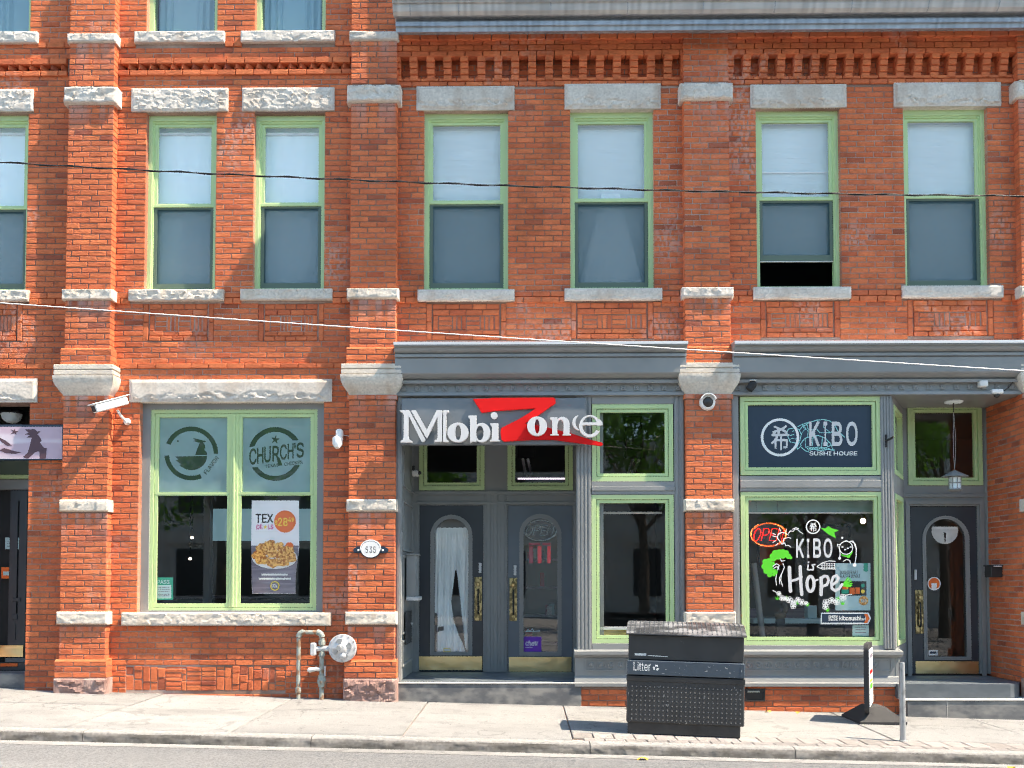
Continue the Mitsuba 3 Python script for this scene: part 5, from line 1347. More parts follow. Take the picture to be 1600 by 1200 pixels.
# hanging lantern
t = thing('hanging_lantern', 'grey hanging lantern in front of the transom over the sushi shop door', 'lantern')
YL = .42
lx, lz = at(1492, 751, YL)
zt_ = Z(619, .0)
part(t, 'ceiling_plate', lathe([(0, -.02), (.10, -.02), (.115, -.008), (.115, 0), (0, 0)], (lx, YL, zt_ - .001)), 'm_shade', 30)
part(t, 'stem', tube([(lx, YL, zt_ - .02), (lx, YL, zt_ - .14)], .006, 6), 'm_black')
ph = [tube([(lx + .04 * math.sin(s + .8 * i) * math.sin(math.pi * k_ / 8), YL + .03 * math.cos(s) * math.sin(math.pi * k_ / 8), zt_ - .14 - (zt_ - .14 - (lz + .14)) * k_ / 8) for k_ in range(9)], .0022, 4) for i, s in enumerate((0, 2.1, 4.2))]
part(t, 'wire', cat(ph), 'm_silver', 60)
part(t, 'roof', lathe([(0, .135), (.02, .13), (.08, .095), (.160, .055), (.162, .050), (.0, .062)], (lx, YL, lz)), 'm_grey', 25)
part(t, 'glass_cylinder', lathe([(0, -.115), (.066, -.115), (.068, .05), (0, .05)], (lx, YL, lz)), 'm_shade', 30)
part(t, 'cage', cat([tube([(lx + .076 * math.cos(a), YL + .076 * math.sin(a), lz + z) for a in np.linspace(0, 2 * math.pi, 25)], .005, 5) for z in (-.11, -.03, .045)] + [tube([(lx + .076 * math.cos(a), YL + .076 * math.sin(a), lz - .115), (lx + .076 * math.cos(a), YL + .076 * math.sin(a), lz + .052)], .0045, 5) for a in np.arange(8) * math.pi / 4]), 'm_grey', 60)
part(t, 'base_ring', lathe([(0, -.135), (.06, -.135), (.10, -.12), (.08, -.112), (0, -.112)], (lx, YL, lz)), 'm_grey', 30)
q = on(sbox(1553, 883, 1574, 902), .62).bounds
t = thing('letter_box', 'small black letter box on the shaded brick return at the right edge', 'letter box')
part(t, 'body', bx(P4[0] - .14, P4[0] + .003, .50, .68, q[1], q[3] - .02), 'm_black')
part(t, 'lid', bx(P4[0] - .15, P4[0] + .003, .48, .70, q[3] - .019, q[3]), 'm_black')
part(t, 'flap', bx(P4[0] - .12, P4[0] - .02, .47, .4795, q[3] - .026, q[3] - .008), 'm_silver')

# ------------------------------------------------------------------ things fixed to the facade
# security camera on the left building
mx, mz = at(199, 659, 0)
t = thing('security_camera', 'white bullet camera on an arm between the left pilaster and the shop window', 'camera')
part(t, 'mount', lathe([(0, .05), (.028, .045), (.042, .015), (.045, 0), (0, 0)], (mx, -.004, mz), 'y', 20), 'm_white', 30)
part(t, 'arm', tube([(mx, -.045, mz), (mx - .03, -.12, mz + .05), (mx - .055, -.17, mz + .115)], .016, 8), 'm_white', 50)
cA_ = np.array([mx + .03, -.12, mz + .245]); cB_ = np.array([mx - .235, -.42, mz + .085])
dv = (cB_ - cA_) / np.linalg.norm(cB_ - cA_)
def oriented_box(a, b, w, h, c=.012):
    L = np.linalg.norm(b - a); d = (b - a) / L
    s = np.cross(d, [0, 0, 1.0]); s /= np.linalg.norm(s); u = np.cross(s, d)
    v, f = bx(0, L, -w / 2, w / 2, -h / 2, h / 2, c)
    return a + v[:, :1] * d + v[:, 1:2] * s + v[:, 2:] * u, f
part(t, 'body', oriented_box(cA_, cB_, .115, .10), 'm_white', 30)
part(t, 'sun_shield', oriented_box(cA_ - dv * .01 + [0, 0, .062], cB_ + dv * .05 + [0, 0, .062], .14, .014, .004), 'm_white', 30)
part(t, 'lens', oriented_box(cB_ + dv * .001, cB_ + dv * .006, .09, .075, .001), 'm_ink')
# floodlight beside the second pilaster
fx, fz = at(531, 688, 0)
t = thing('wall_light', 'white sensor light on the brick just left of the middle pilaster', 'light')
part(t, 'housing', bx(fx - .035, fx + .05, -.10, -.005, fz + .02, fz + .13, .02), 'm_white', 30)
part(t, 'head', rot(lathe([(0, -.10), (.03, -.095), (.06, -.05), (.066, .03), (.045, .05), (0, .05)], (fx - .01, -.09, fz - .02)), [1, 0, 0], -18, (fx, -.09, fz - .02)), 'm_white', 30)
part(t, 'cable', tube([(fx + .05, -.02, fz + .06), (fx + .09, -.012, fz + .055), (fx + .125, -.012, fz + .05)], .005, 5), 'm_cable_white')
# dome camera on the third pilaster
dx, dz = at(1105, 629, PF)
t = thing('security_camera', 'white round dome camera on the pilaster between the two shops', 'camera')
part(t, 'ring', lathe([(0, .05), (.070, .05), (.090, .035), (.100, .0), (0, 0)], (dx, PF - .004, dz), 'y', 32), 'm_white', 30)
part(t, 'dome', sphere((dx, PF - .045, dz - .002), .064, (1, .8, 1), 3), 'm_black', True)
part(t, 'hood', (lambda v, f: (v, f))(*lathe([(.088, .048), (.098, .05), (.100, .11), (.092, .11), (.088, .048)], (dx, PF - .004, dz), 'y', 32)) if False else extr(ell(dx, dz, .100, .100, 40).difference(ell(dx, dz, .088, .088, 40)).intersection(sbox(dx - .2, dz + .025, dx + .2, dz + .2)), PF - .11, PF - .03), 'm_white', 40)
part(t, 'cable', tube([(dx - .25, PF - .012, dz + .155), (dx - .02, PF - .012, dz + .152), (dx + .012, PF - .014, dz + .13), (dx + .01, PF - .014, dz + .09)], .006, 5), 'm_cable')
cx_, cz_ = at(648, 740, 1.0)
t = thing('security_camera', 'small white camera at the top left of the phone shop doorway', 'camera')
part(t, 'body', bx(XA + .075, XA + .16, .93, 1.03, cz_ - .04, cz_ + .035, .01), 'm_white', 30)
part(t, 'lens', sphere((XA + .175, .965, cz_ + .005), .026, sub=2), 'm_black', True)
part(t, 'bracket', bx(XA + .074, XA + .11, .95, 1.0, cz_ + .036, cz_ + .10), 'm_black')
q = R(1529, 595, 1542, 604.5, -.12)
whole('junction_box', bx(*q[:2], -.16, -.078, *q[2:], .008), 'm_white_dirty', 'small white box on the cornice frieze above the sushi shop door', 'junction box')
hx, hz = at(1556, 616, -.06)
t = thing('security_camera', 'white camera under the cornice at the right edge above the sushi shop door', 'camera')
part(t, 'base', bx(hx - .07, hx + .07, -.12, .0, hz + .0, hz + .055, .012), 'm_white', 30)
part(t, 'dome', sphere((hx + .01, -.065, hz - .008), .038, sub=2), 'm_black', True)
part(t, 'cable', tube([(hx + .08, -.09, hz + .03), (hx + .14, -.10, hz + .08), (hx + .2, -.11, hz + .16)], .006, 5), 'm_cable')
ux, uz = at(1172, 602, -.14)
t = thing('spotlight', 'small dark spotlight under the cornice right of the capital', 'spotlight')
part(t, 'head', rot(lathe([(0, -.06), (.045, -.06), (.05, .03), (.03, .06), (0, .06)], (ux + .02, -.16, uz)), [0, 1, 0], 35, (ux, -.16, uz)), 'm_dark', 30)
part(t, 'bracket', tube([(ux, -.07, uz + .05), (ux - .01, -.12, uz + .03), (ux, -.15, uz)], .008, 6), 'm_dark')
part(t, 'visor', bx(ux - .01, ux + .06, -.21, -.15, uz + .045, uz + .055, .002), 'm_white_dirty')
px_, pz_ = at(1388, 688, -.09)
t = thing('flag_bracket', 'small dark metal bracket on the corner post of the sushi shopfront', 'bracket')
part(t, 'plate', bx(px_ - .03, px_ - .012, -.085, -.061, pz_ - .08, pz_ + .075), 'm_dark')
part(t, 'socket', tube([(px_ - .02, -.085, pz_), (px_ + .005, -.13, pz_ + .01), (px_ + .03, -.18, pz_ + .03)], .014, 8), 'm_dark')
# house number
nx_, nz_ = at(579.5, 858.5, PF)
t = thing('house_number_plate', 'oval white enamel house number plate reading 535 on the middle pilaster', 'number plate')
E_ = lambda rx, rz, ox=0, oz=0: ell(nx_ + ox, nz_ + oz, rx, rz, 48)
part(t, 'plate', extr(unary_union([E_(.126, .108), E_(.05, .042, -.145, -.005), E_(.05, .042, .145, -.005), E_(.028, .03, -.185, -.012), E_(.028, .03, .185, -.012)]), PF - .022, PF - .004), 'm_navy')
part(t, 'oval', extr(E_(.116, .098), PF - .028, PF - .0222), 'm_white')
part(t, 'rim', extr(E_(.129, .114, 0, .006).difference(E_(.120, .104, 0, .0)).intersection(sbox(nx_ - .3, nz_ - .01, nx_ + .3, nz_ + .3)), PF - .030, PF - .0035), 'm_white')
part(t, 'digits', extr(on(unary_union([text_in('5', 571.2, 854, 575.2, 864, False), text_in('3', 577.4, 854, 581.4, 864, False), text_in('5', 583.4, 854, 587.4, 864, False)]), PF - .028), PF - .0295, PF - .0281), 'm_ink')
for s in (-1, 1): part(t, 'screw', sphere((nx_ + s * .15, PF - .024, nz_ - .01), .014, sub=1), 'm_white', True)

# gas pipes and regulator in front of the left building
YP = -.13
def pz(y, x=480): return at(x, y, YP)[1]
def pxx(x, y=1010): return at(x, y, YP)[0]
t = thing('gas_pipe', 'grey gas service pipes with a round silver regulator in front of the brick wall', 'gas pipe')
xl_, xr2 = pxx(466.5), pxx(503)
top = pz(988)
def bend(c, r, a0, a1, n=7): return [(c[0] + r * math.cos(q), YP, c[1] + r * math.sin(q)) for q in np.linspace(math.radians(a0), math.radians(a1), n)]
zg = z_walk(-2.6, -.13)
part(t, 'pipe', tube([(xl_, YP, zg - .01), (xl_, YP, top - .07)], .026, 12), 'm_pipe', 50)
part(t, 'pipe', tube([(xl_ + .06, YP, top), (xr2 - .06, YP, top)], .026, 12), 'm_pipe', 50)
part(t, 'pipe', tube([(xr2, YP, zg - .01), (xr2, YP, top - .07)], .030, 12), 'm_pipe', 50)
for c, a0, a1 in (((xl_ + .06, top - .06), 180, 90), ((xr2 - .06, top - .06), 90, 0)):
    part(t, 'elbow', tube(bend(c, .06, a0, a1), .036, 12), 'm_pipe', 50)
for z in (1004, 1022, 1058, 1070): part(t, 'collar', lathe([(0, -.025), (.042, -.025), (.042, .025), (0, .025)], (xr2, YP, pz(z)), 'z', 12), 'm_pipe', 30)
part(t, 'collar', lathe([(0, -.03), (.036, -.03), (.036, .03), (0, .03)], (xl_, YP, pz(1078)), 'z', 12), 'm_pipe', 30)
part(t, 'valve', tube([(xr2 - .12, YP, pz(1014)), (xr2 + .16, YP, pz(1013))], .034, 12), 'm_silver', 50)
part(t, 'valve_cap', bx(xr2 - .135, xr2 - .065, YP - .06, YP + .06, pz(1024), pz(1004), .015), 'm_silver', 30)
part(t, 'valve_handle', tube([(xr2, YP, pz(1046)), (xr2 - .06, YP - .02, pz(1045)), (xr2 - .15, YP - .03, pz(1047)), (xr2 - .17, YP - .03, pz(1047))], [.02, .026, .032, .012], 8), 'm_white_dirty', 50)
part(t, 'valve_body', sphere((xr2, YP, pz(1064)), .055, (1, 1, 1.25)), 'm_pipe', True)
part(t, 'lever', bx(xr2 + .04, xr2 + .055, YP - .05, YP - .03, pz(1056), pz(1040)), 'm_silver')
qx, qz_ = at(535, 1013, YP - .06)
rg = part(t, 'regulator', lathe([(0, .075), (.035, .072), (.06, .045), (.10, .03), (.145, .022), (.165, .018), (.172, .008), (.172, -.01), (.13, -.04), (0, -.05)], (qx, YP - .05, qz_), 'y', 40), 'm_silver', 30)
for i in range(12):
    a = i * math.pi / 6
    part(rg, 'bolt', lathe([(0, .012), (.008, .012), (.010, 0), (0, 0)], (qx + .155 * math.cos(a), YP - .068, qz_ + .155 * math.sin(a)), 'y', 6), 'm_steel')
part(rg, 'vent', sphere((qx + .01, YP - .085, qz_ - .09), .045, (1, .7, 1)), 'm_silver', True)
for i in range(4):
    a0_ = math.radians(20 + 90 * i)
    pts_ = [(qx + r_ * math.cos(a0_ + d_), qz_ + r_ * math.sin(a0_ + d_)) for r_, d_ in ((.055, .25), (.055, -.25), (.115, -.38), (.125, 0), (.115, .38))]
    part(rg, 'shade_pad', extr(Polygon(pts_), YP - .098, YP - .072), 'm_steel')  # raised darker pads, the shade of the gaps put into their colour
part(rg, 'cap', lathe([(0, .05), (.03, .05), (.036, 0), (0, 0)], (qx - .03, YP - .11, qz_ + .01), 'y', 16), 'm_steel', 30)

# ------------------------------------------------------------------ street furniture
YBN = -2.20
xb0, xb1 = at(978, 1080, YBN)[0], at(1160, 1080, YBN)[0]
zb0 = z_walk((xb0 + xb1) / 2, YBN) + .003
zB = lambda y: at(1068, y, YBN)[1]
cb = np.array([(xb0 + xb1) / 2, YBN, zb0])
tilt = math.degrees(math.atan(.0225))
def bp(m): return rot(rot(m, [0, 0, 1], -8, cb), [0, 1, 0], tilt, cb)
DB = .62
t = thing('litter_bin', 'black and navy litter and recycling bin on the sidewalk by the kerb', 'litter bin')
part(t, 'plinth', bp(bx(xb0 + .015, xb1 - .035, YBN + .03, YBN + DB - .03, zb0, zB(1131) + .002, .006)), 'm_black')
bd = part(t, 'body', bp(bx(xb0, xb1, YBN, YBN + DB, zB(1132), zB(1060), .01)), 'm_bin')
part(bd, 'top_lip', bp(bx(xb0 - .004, xb1 + .004, YBN - .008, YBN + DB + .008, zB(1067), zB(1058.5), .004)), 'm_black')
bb_ = part(t, 'band', bp(bx(xb0 + .002, xb1 - .002, YBN - .012, YBN + DB, zB(1057), zB(1034), .006)), 'm_bin_blue')
up_ = part(t, 'hood', bp(bx(xb0 + .01, xb1 - .01, YBN + .02, YBN + DB - .01, zB(1033), zB(994), .006)), 'm_bin')
part(t, 'side_post', bp(bx(xb1 - .042, xb1 - .004, YBN - .016, YBN + .03, zB(1056), zB(1035), .004)), 'm_bin_blue')
zl0, zl1 = zB(993.5), zB(993.5) + .115
prf = [(YBN - .03, zl0), (YBN - .03, zl0 + .010), (YBN + .10, zl0 + .050), (YBN + .30, zl1 - .012), (YBN + DB + .02, zl1), (YBN + DB + .02, zl1 - .02), (YBN + .30, zl1 - .05), (YBN, zl0)]
ld = part(t, 'lid', bp(prof(prf, xb0 - .012, xb1 + .012)), 'm_bin_top')
def on_lid(y):
    pts = prf[1:5]
    return float(np.interp(y, [q[0] for q in pts], [q[1] for q in pts]))
hs = lathe([(0, .008), (.006, .006), (.009, 0), (0, 0)], (0, 0, 0), 'z', 6)
part(ld, 'pale_dots', bp(cat([(hs[0] + [x, y, on_lid(y)], hs[1]) for x in np.arange(xb0 + .025, xb1, .048) for y in np.arange(YBN, YBN + DB, .045)])), 'm_pale_dot', kind='stuff')
hb = lathe([(0, .006), (.006, .004), (.0085, 0), (0, 0)], (0, 0, 0), 'y', 6)
part(bd, 'pale_dots', bp(cat([(hb[0] + [x, YBN - .0005, z], hb[1]) for x in np.arange(xb0 + .055, xb1 - .03, .0445) for z in np.arange(zB(1127), zB(1072), .047)])), 'm_pale_dot', kind='stuff')  # pale bumps put bright ground seen through perforations into colour
KB = (970, 960, 6.0)
def onb(g, Y0): return bp(extr(on(g, Y0), Y0 - .0015, Y0 - .0002))
part(bb_, 'lettering', onb(text_in('Litter', 988.3, 1036.5, 1015.0, 1050.5, False), YBN - .012), 'm_white', label='white lettering Litter')
arw = []
for i in range(3):
    a = math.radians(90 + 120 * i)
    c0 = (320 + 0, 510)
    p_ = lambda r, d: (c0[0] + r * math.cos(a + d), c0[1] - r * math.sin(a + d))
    arw += [Polygon([p_(30, .38), p_(30, -.35), p_(14, -.5), p_(14, .5)]), Polygon([p_(33, -.45), p_(24, -1.0), p_(8, -.5)])]
part(bb_, 'recycling_mark', onb(zm(unary_union(arw), *KB), YBN - .012), 'm_white')
part(up_, 'scuff', onb(unary_union([sbox(989, 1023, 1007, 1026.5), line([(1010, 1026), (1040, 1027)], 1.2)]), YBN + .02), 'm_white_dirty')

# panel sign seen from its edge
YA = -.62
ax_, _ = at(1359, 1060, YA)
za_ = z_walk(ax_, YA)
zA = lambda y: at(1359, y, YA)[1]
t = thing('pavement_sign', 'grey panel sign seen from its edge on a black rubber base before the sushi shop', 'pavement sign')
def ang(m): return rot(m, [0, 0, 1], -23.3, (ax_, YA, 0))
v, f = extr(sbox(-.32, zA(1108), .32, zA(1003)).buffer(-.08).buffer(.08), 0, .05)
part(t, 'frame', ang((np.stack([ax_ - v[:, 1] + .02, YA + v[:, 0] - .15, v[:, 2]], 1), f)), 'm_rubber', 30)
v, f = extr(sbox(-.27, zA(1098), .27, zA(1012)), 0, .006)
part(t, 'poster_panel', ang((np.stack([ax_ - v[:, 1] + .0268, YA + v[:, 0] - .15, v[:, 2]], 1), f)), 'm_white')
for nm_, mm_, a_, b__ in (('red_print', 'm_red', 1044, 1050), ('yellow_print', 'm_yellow', 1058, 1063), ('green_print', 'm_lime', 1065, 1073), ('grey_print', 'm_table', 1020, 1026)):
    v, f = extr(sbox(-.2, zA(b__), .2, zA(a_)), 0, .001)
    part(t, nm_, ang((np.stack([ax_ - v[:, 1] + .0285, YA + v[:, 0] - .15, v[:, 2]], 1), f)), mm_)
b0_, b1_ = .26, .09
zt2 = zA(1103)
bv = [(ax_ - b0_, YA - .42, za_), (ax_ + b0_, YA - .42, za_), (ax_ + b0_, YA + .22, za_), (ax_ - b0_, YA + .22, za_)]
bv2 = [(x_, y_, za_ + .03) for x_, y_, _ in bv]
bv3 = [(ax_ - b1_, YA - .24, zt2 + .02), (ax_ + b1_, YA - .24, zt2 + .02), (ax_ + b1_, YA + .04, zt2 + .02), (ax_ - b1_, YA + .04, zt2 + .02)]
hull = trimesh.convex.convex_hull(np.array(bv + bv2 + bv3))
part(t, 'base', hull, 'm_rubber')
# steel post
YPO = -2.15
qx_, _ = at(1410, 1100, YPO)
t = thing('steel_post', 'short galvanised steel post on the sidewalk near the right edge', 'post')
za_ = z_walk(qx_, YPO); zt3 = at(1410, 1035, YPO)[1]
part(t, 'tube', lathe([(0, 0), (.029, 0), (.029, zt3 - za_ - .01), (.024, zt3 - za_), (0, zt3 - za_)], (qx_, YPO, za_), 'z', 20), 'm_steel', 30)
part(t, 'foot', lathe([(0, 0), (.045, 0), (.045, .006), (.032, .012), (0, .012)], (qx_, YPO, za_), 'z', 20), 'm_steel', 30)

# overhead cables
def cable(name, pts, Y, r, m, label, wob=0.0):
    xs_ = np.array([p[0] for p in pts], float); ys_ = np.array([p[1] for p in pts], float)
    c = np.polyfit(xs_, ys_, 2)
    px_s = np.linspace(-900, 2500, 220)
    P_ = [(lambda q: (q[0], Y, q[1]))(at(x, np.polyval(c, x) if -250 < x < 1850 else np.polyval(c, np.clip(x, -250, 1850)) + (x - np.clip(x, -250, 1850)) * np.polyval(np.polyder(c), np.clip(x, -250, 1850)), Y)) for x in px_s]
    P_ = np.array(P_)
    t_ = thing(name, label, 'cable')
    part(t_, 'strand', tube(P_, r, 6), m, 60)
    if wob:
        k_ = np.arange(len(P_)) * 1.15
        part(t_, 'strand', tube(P_ + np.stack([k_ * 0, np.sin(k_) * r * 1.9, np.cos(k_) * r * 1.9], 1), r * .8, 6), m, 60)
cable('overhead_cable', [(0, 253), (200, 264), (400, 277), (700, 287), (1000, 295), (1300, 302), (1600, 307)], -4.0, .0045, 'm_cable', 'dark twisted overhead cable crossing the upper windows', .02)
cable('overhead_cable', [(0, 473), (185, 487), (400, 501), (800, 527), (1060, 546), (1300, 561), (1600, 579)], -3.2, .0055, 'm_cable_white', 'thin pale overhead cable crossing just above the shopfronts')

# fallen leaves on the road edge
for lx_, ly_, s in ((1004, 1177, .05), (1580, 1186, .035), (1200, 1108, .035), (1246, 1112, .03)):
    Yl = -2.95 if ly_ > 1150 else -.25
    x_, _ = at(lx_, ly_, Yl)
    zl_ = (z_road(x_) if Yl < KY else z_walk(x_, Yl)) + .014
    a_ = np.linspace(0, 2 * math.pi, 13)[:-1]
    V = np.array([(x_ + s * math.cos(q) * (1 + .25 * math.sin(3 * q)), Yl + s * .55 * math.sin(q), zl_ + .012 * math.sin(2 * q + lx_)) for q in a_] + [(x_, Yl, zl_ + .008)])
    k_ = np.arange(12)
    whole('fallen_leaf', (V, np.stack([k_ * 0 + 12, k_, (k_ + 1) % 12], 1)), 'm_leaf_yellow', {1004: 'yellow leaf lying on the road below the litter bin', 1580: 'yellow leaf on the road at the right edge', 1200: 'tiny dry leaf at the foot of the brick base right of the bin', 1246: 'tiny dry leaf at the brick base before the sushi window'}[lx_], 'leaf')

# ------------------------------------------------------------------ what stands inside the shops
def room(par, xa, xb, zf, zc, yb, floor='m_room_floor'):
    part(par, 'room_floor', bx(xa, xb, .31, yb, zf - .05, zf), floor)
    part(par, 'room_ceiling', bx(xa, xb, .31, yb, zc, zc + .05), 'm_room')
    part(par, 'room_wall', bx(xa, xb, yb, yb + .05, zf, zc), 'm_room')
room(LB, X(190), XS - .05, .25, Z(575), 4.6)
room(RB, XS + .06, XR - .06, .20, Z(600), 4.8)
part(RB, 'partition', bx(X(1105), X(1110), .31, 4.8, .2, Z(600)), 'm_room')
t = thing('menu_board', 'pale lit menu boards high on the back wall of the chicken shop', 'menu board')
for a, b_ in ((318, 362), (372, 420), (425, 492)):
    q = R(a, 795, b_, 845, 4.4)
    part(t, 'panel', bx(*q[:2], 4.4, 4.45, *q[2:]), 'm_paper', emitter={'type': 'area', 'radiance': {'type': 'rgb', 'value': [.012, .022, .026]}})
t = thing('service_counter', 'dark service counter inside the chicken shop', 'counter')
part(t, 'front', bx(X(240, 900, 3.2), XS - .2, 3.2, 3.8, .25, 1.25), 'm_dark'); part(t, 'top', bx(X(236, 900, 3.2), XS - .15, 3.15, 3.85, 1.251, 1.29), 'm_table')
t = thing('support_post', 'pale green column inside the chicken shop', 'column')
part(t, 'shaft', bx(X(318, 800, 2.6), X(328, 800, 2.6), 2.6, 2.75, .25, Z(575) - .01), 'm_grey'); part(t, 'base', bx(X(316, 800, 2.6), X(330, 800, 2.6), 2.58, 2.77, .25, .4), 'm_dark')
for lb_, a, b_, Y_ in (('small lit lamp deep in the chicken shop, upper one', 300, 840, 3.0), ('small lit lamp deep in the chicken shop, lower one', 297, 873, 3.0)):
    q = at(a, b_, Y_)
    t = thing('ceiling_lamp', lb_, 'lamp')
    part(t, 'bulb', sphere((q[0], Y_, q[1]), .022, sub=1), 'm_white', True, emitter={'type': 'area', 'radiance': {'type': 'rgb', 'value': [1, .9, .7]}})
    part(t, 'cord', tube([(q[0], Y_, q[1] + .03), (q[0], Y_, Z(575))], .006, 5), 'm_dark')
q = at(1348.5, 814, 1.6)
t = thing('pendant_bulb', 'warm lit bulb hanging in the upper right of the sushi window', 'lamp')
part(t, 'bulb', sphere((q[0], 1.6, q[1]), .034, (1, 1, 1.2)), 'm_white', True, emitter={'type': 'area', 'radiance': {'type': 'rgb', 'value': [9, 4.6, 1.4]}})
part(t, 'socket', lathe([(0, .10), (.022, .10), (.024, .035), (0, .035)], (q[0], 1.6, q[1]), 'z', 12), 'm_dark', 30)
part(t, 'cord', tube([(q[0], 1.6, q[1] + .1), (q[0], 1.6, Z(600) - .01)], .005, 5), 'm_dark')
q = R(1169, 781, 1364, 800, .22)
t = thing('roller_blind', 'rolled up pale blind with a white rail across the top of the sushi window', 'blind')
part(t, 'cloth', bx(*q[:2], .20, .21, q[2], q[3], .001), 'm_film'); part(t, 'rail', bx(*q[:2], .19, .22, q[2] - .022, q[2] - .001), 'm_white_dirty')
for a in (1181, 1215): 
    xx = X(a, 790, .2); part(t, 'seam', bx(xx, xx + .005, .196, .1995, q[2], q[3], .0005), 'm_table')
t = thing('counter', 'pale counter with a back panel inside the sushi window', 'counter')
q = R(1175, 967, 1290, 974, .9)
part(t, 'top', bx(q[0], q[1] + .3, .85, 1.25, q[2], q[3]), 'm_paper'); part(t, 'front', bx(q[0] + .03, q[1] + .27, .95, 1.2, .2, q[2] - .001), 'm_dark')
q = R(1261, 947, 1276, 966.5, .95)
t = thing('paper_box', 'pale box standing on the counter inside the sushi window', 'box')
part(t, 'body', bx(*q[:2], .93, 1.08, *q[2:]), 'm_paper'); part(t, 'flap', bx(q[0], q[1], .93, 1.08, q[3] + .001, q[3] + .006, .001), 'm_white')
t = thing('wood_carving', 'worn wooden carving at the lower left inside the sushi window', 'ornament')
q = at(1219, 962, .5)
part(t, 'head', sphere((q[0], .5, q[1]), .07, (1.1, .8, .75)), 'm_bark', True); part(t, 'neck', tube([(q[0] + .03, .5, q[1]), (q[0] + .09, .55, q[1] + .09), (q[0] + .07, .6, q[1] + .16)], .035, 8), 'm_bark', True)
part(t, 'stand', bx(q[0] - .05, q[0] + .05, .45, .55, .2, q[1] - .04), 'm_dark')
t = thing('leaning_branch', 'pale curved trunk standing inside the left side of the sushi window', 'branch')
q0, q1 = at(1184, 880, .6), at(1188, 995, .6)
part(t, 'trunk', tube([(q1[0] + .05, .6, q1[1] - .3), (q1[0] + .03, .6, q1[1]), (q0[0], .6, (q0[1] + q1[1]) / 2), (q0[0] - .05, .62, q0[1])], .04, 8), 'm_grey', True); part(t, 'foot', bx(q1[0] - .1, q1[0] + .2, .5, .75, .2, .3), 'm_dark')
def chair(x, y, label):
    t = thing('dining_chair', label, 'chair')
    part(t, 'seat', bx(x - .21, x + .21, y - .21, y + .21, .64, .68), 'm_table')
    part(t, 'backrest', bx(x - .2, x + .2, y + .18, y + .21, .80, 1.12), 'm_table')
    for sx in (-1, 1):
        for sy in (-1, 1):
            part(t, 'leg', bx(x + sx * .18 - .017, x + sx * .18 + .017, y + sy * .18 - .017, y + sy * .18 + .017, .2, .639 if sy < 0 else 1.12 if False else .639), 'm_dark')
        part(t, 'back_post', bx(x + sx * .18 - .015, x + sx * .18 + .015, y + .18 + .0305, y + .235, .60, 1.12), 'm_dark')
for i, (x_, y_) in enumerate(((3.2, 2.1), (4.0, 2.3), (4.6, 2.0))):
    chair(x_, y_, 'dark dining chair inside the sushi window, ' + ('at the left', 'in the middle', 'at the right')[i])
t = thing('dining_table', 'pale topped dining table deep inside the sushi window', 'table')
part(t, 'top', bx(3.3, 4.5, 2.75, 3.4, .93, .96), 'm_paper')
for x_ in (3.45, 4.35): part(t, 'leg', bx(x_ - .04, x_ + .04, 3.03, 3.11, .2, .929), 'm_dark')
for i, (x0_, x1_, m_) in enumerate(((3.0, 3.7, 'm_paper'), (4.0, 4.5, 'm_orange'), (4.8, 5.6, 'm_table'))):
    t = thing('picture', 'dim framed picture on the back wall of the sushi shop, ' + ('left one', 'middle one', 'right one')[i], 'picture')
    part(t, 'frame', ring((x0_, x1_, 1.75, 2.5), .04, 4.74, 4.79), 'm_dark'); part(t, 'print', bx(x0_ + .04, x1_ - .04, 4.76, 4.79, 1.79, 2.46), m_)
# strip lights on the ceilings
for lb_, ends in (('twin lit ceiling tubes seen in the transom over the blue grey door', (((817, 718), (822, 745)), ((825, 718), (831, 745)))), ('twin lit ceiling tubes seen in the upper window of the phone shop', (((989, 719), (981, 743)), ((998, 719), (989, 743))))):
    t = thing('strip_light', lb_, 'strip light')
    for (a, b_) in ends:
        p0, p1 = at(*a, 1.9), at(*b_, 2.9)
        zc = Z(735, 2.4, 900)
        part(t, 'tube', tube([(p0[0], 1.9, p0[1]), (p1[0], 2.9, p1[1])], .022, 6), 'm_white', 50, emitter={'type': 'area', 'radiance': {'type': 'rgb', 'value': [.16, .17, .16]}})
    part(t, 'housing', bx(p0[0] - .15, p0[0] + .1, 2.3, 2.4, max(p0[1], p1[1]) + .08, Z(600) - .01), 'm_dark')
q = R(809, 746.5, 883, 749, 1.75)
whole('shelf_light', bx(*q[:2], 1.75, 1.78, *q[2:], .002), 'm_white', 'thin white strip light across the transom over the blue grey door', 'strip light', emitter={'type': 'area', 'radiance': {'type': 'rgb', 'value': [.12, .10, .12]}})
# goods hung on the walls of the phone shop, seen through the blue grey door
t = thing('display_rack', 'dim shelves of small goods inside the phone shop', 'shelf')
rr = np.random.default_rng(8)
for k_ in range(5): part(t, 'shelf', bx(-.9, 1.2, 3.6, 4.0, .5 + .45 * k_, .53 + .45 * k_), 'm_table')
for k_ in range(40):
    x_, z_ = rr.uniform(-.85, 1.1), .53 + .45 * rr.integers(0, 5)
    part(t, 'packet', bx(x_, x_ + rr.uniform(.05, .12), 3.6, 3.7, z_ + .001, z_ + rr.uniform(.1, .3)), rr.choice(['m_paper', 'm_table', 'm_white', 'm_led', 'm_navy']))

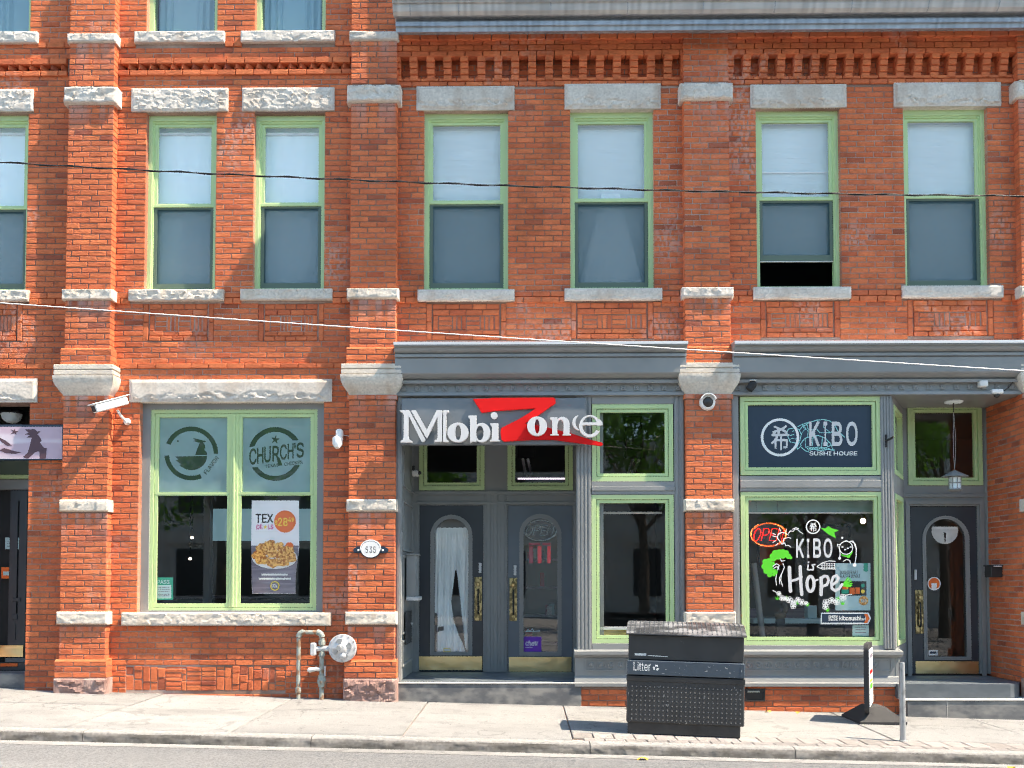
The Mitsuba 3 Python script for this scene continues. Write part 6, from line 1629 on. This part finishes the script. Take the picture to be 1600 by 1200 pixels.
# ------------------------------------------------------------------ across the street: what the panes reflect
def far_building(x0, x1, h, label, mt):
    yb = -31.0
    t = thing('street_building', label, 'building')
    g = z_road(0) - .3
    part(t, 'wall', bx(x0, x1, yb - 8, yb, g - 1, h, .02), mt)
    part(t, 'cornice', bx(x0 - .1, x1 + .1, yb - 8, yb + .35, h + .001, h + .4, .03), 'm_far_trim')
    n = int((x1 - x0) / 2.6)
    for i in range(n):
        xx = x0 + (i + .5) * (x1 - x0) / n
        for z in (4.6, 7.6):
            if z + 1.9 < h:
                w_ = part(t, 'window', bx(xx - .55, xx + .55, yb + .001, yb + .04, z, z + 1.8), 'm_ink')
                part(w_, 'sill', bx(xx - .7, xx + .7, yb + .001, yb + .16, z - .16, z - .002), 'm_far_trim')
                part(w_, 'lintel', bx(xx - .7, xx + .7, yb + .001, yb + .08, z + 1.802, z + 2.05), 'm_far_trim')
        part(t, 'shop_window', bx(xx - .6, xx + .6, yb + .001, yb + .05, .9, 3.0), 'm_ink')
        part(t, 'fascia', bx(xx - 1.1, xx + 1.1, yb + .001, yb + .2, 3.25, 3.8), 'm_far_trim')


far_building(-30, -8.1, 8.6, 'plain pale building across the street opposite the chicken shop', 'm_far_brick')
far_building(-8, 6.9, 7.4, 'plain pale building across the street opposite the phone shop', 'm_far_brick')
far_building(7.0, 30, 8.9, 'plain pale building across the street opposite the sushi shop', 'm_far_brick')


def street_tree(x, y, h, r, seed, label):
    rg_ = np.random.default_rng(seed)
    t = thing('street_tree', label, 'tree')
    g = z_road(x)
    tk = [tube([(x, y, g - .05), (x + .05, y, g + h * .25), (x - .05, y + .05, g + h * .45), (x, y, g + h * .75)], [.20, .15, .12, .04], 10)]
    lobes = []
    for i in range(11):
        a, el = rg_.uniform(0, 2 * math.pi), rg_.uniform(.2, 1)
        e = np.array([x + r * .72 * math.cos(a) * math.sqrt(1 - (el - .45) ** 2), y + r * .72 * math.sin(a) * math.sqrt(1 - (el - .45) ** 2), g + h * (.42 + .5 * el)])
        b = np.array([x, y, g + h * rg_.uniform(.3, .6)])
        tk.append(tube([b, b * .5 + e * .5 + [0, 0, .15], e], [.07, .045, .015], 6))
        lobes.append((e, r * rg_.uniform(.38, .6)))
    part(t, 'trunk', cat(tk), 'm_bark', 50)
    V, F = [], []
    N = 5200
    L_ = rg_.integers(0, len(lobes), N)
    d = rg_.normal(size=(N, 3)); d /= np.linalg.norm(d, axis=1, keepdims=True)
    c = np.array([lobes[l][0] for l in L_]) + d * (np.array([lobes[l][1] for l in L_]) * rg_.uniform(.35, 1, N) ** .5)[:, None]
    a = rg_.normal(size=(N, 3)); a /= np.linalg.norm(a, axis=1, keepdims=True)
    b = np.cross(a, d + rg_.normal(size=(N, 3)) * .5); b /= np.linalg.norm(b, axis=1, keepdims=True) + 1e-9
    s = rg_.uniform(.07, .15, N)[:, None]
    V = np.stack([c - a * s, c + b * s * .5, c + a * s, c - b * s * .5], 1).reshape(-1, 3)
    k_ = np.arange(N) * 4
    part(t, 'crown', (V, np.vstack([np.stack([k_, k_ + 1, k_ + 2], 1), np.stack([k_, k_ + 2, k_ + 3], 1)])), 'm_leaf')


street_tree(-10.2, -20.2, 8.6, 2.9, 1, 'leafy street tree across the road, first from the left')
street_tree(-5.0, -20.6, 8.2, 2.6, 4, 'leafy street tree across the road, second from the left')
street_tree(3.9, -20.0, 9.2, 3.1, 2, 'leafy street tree across the road, third from the left')
street_tree(9.6, -20.6, 7.6, 2.4, 3, 'leafy street tree across the road, fourth from the left')
street_tree(14.6, -20.2, 9.0, 2.9, 5, 'leafy street tree across the road, last to the right')
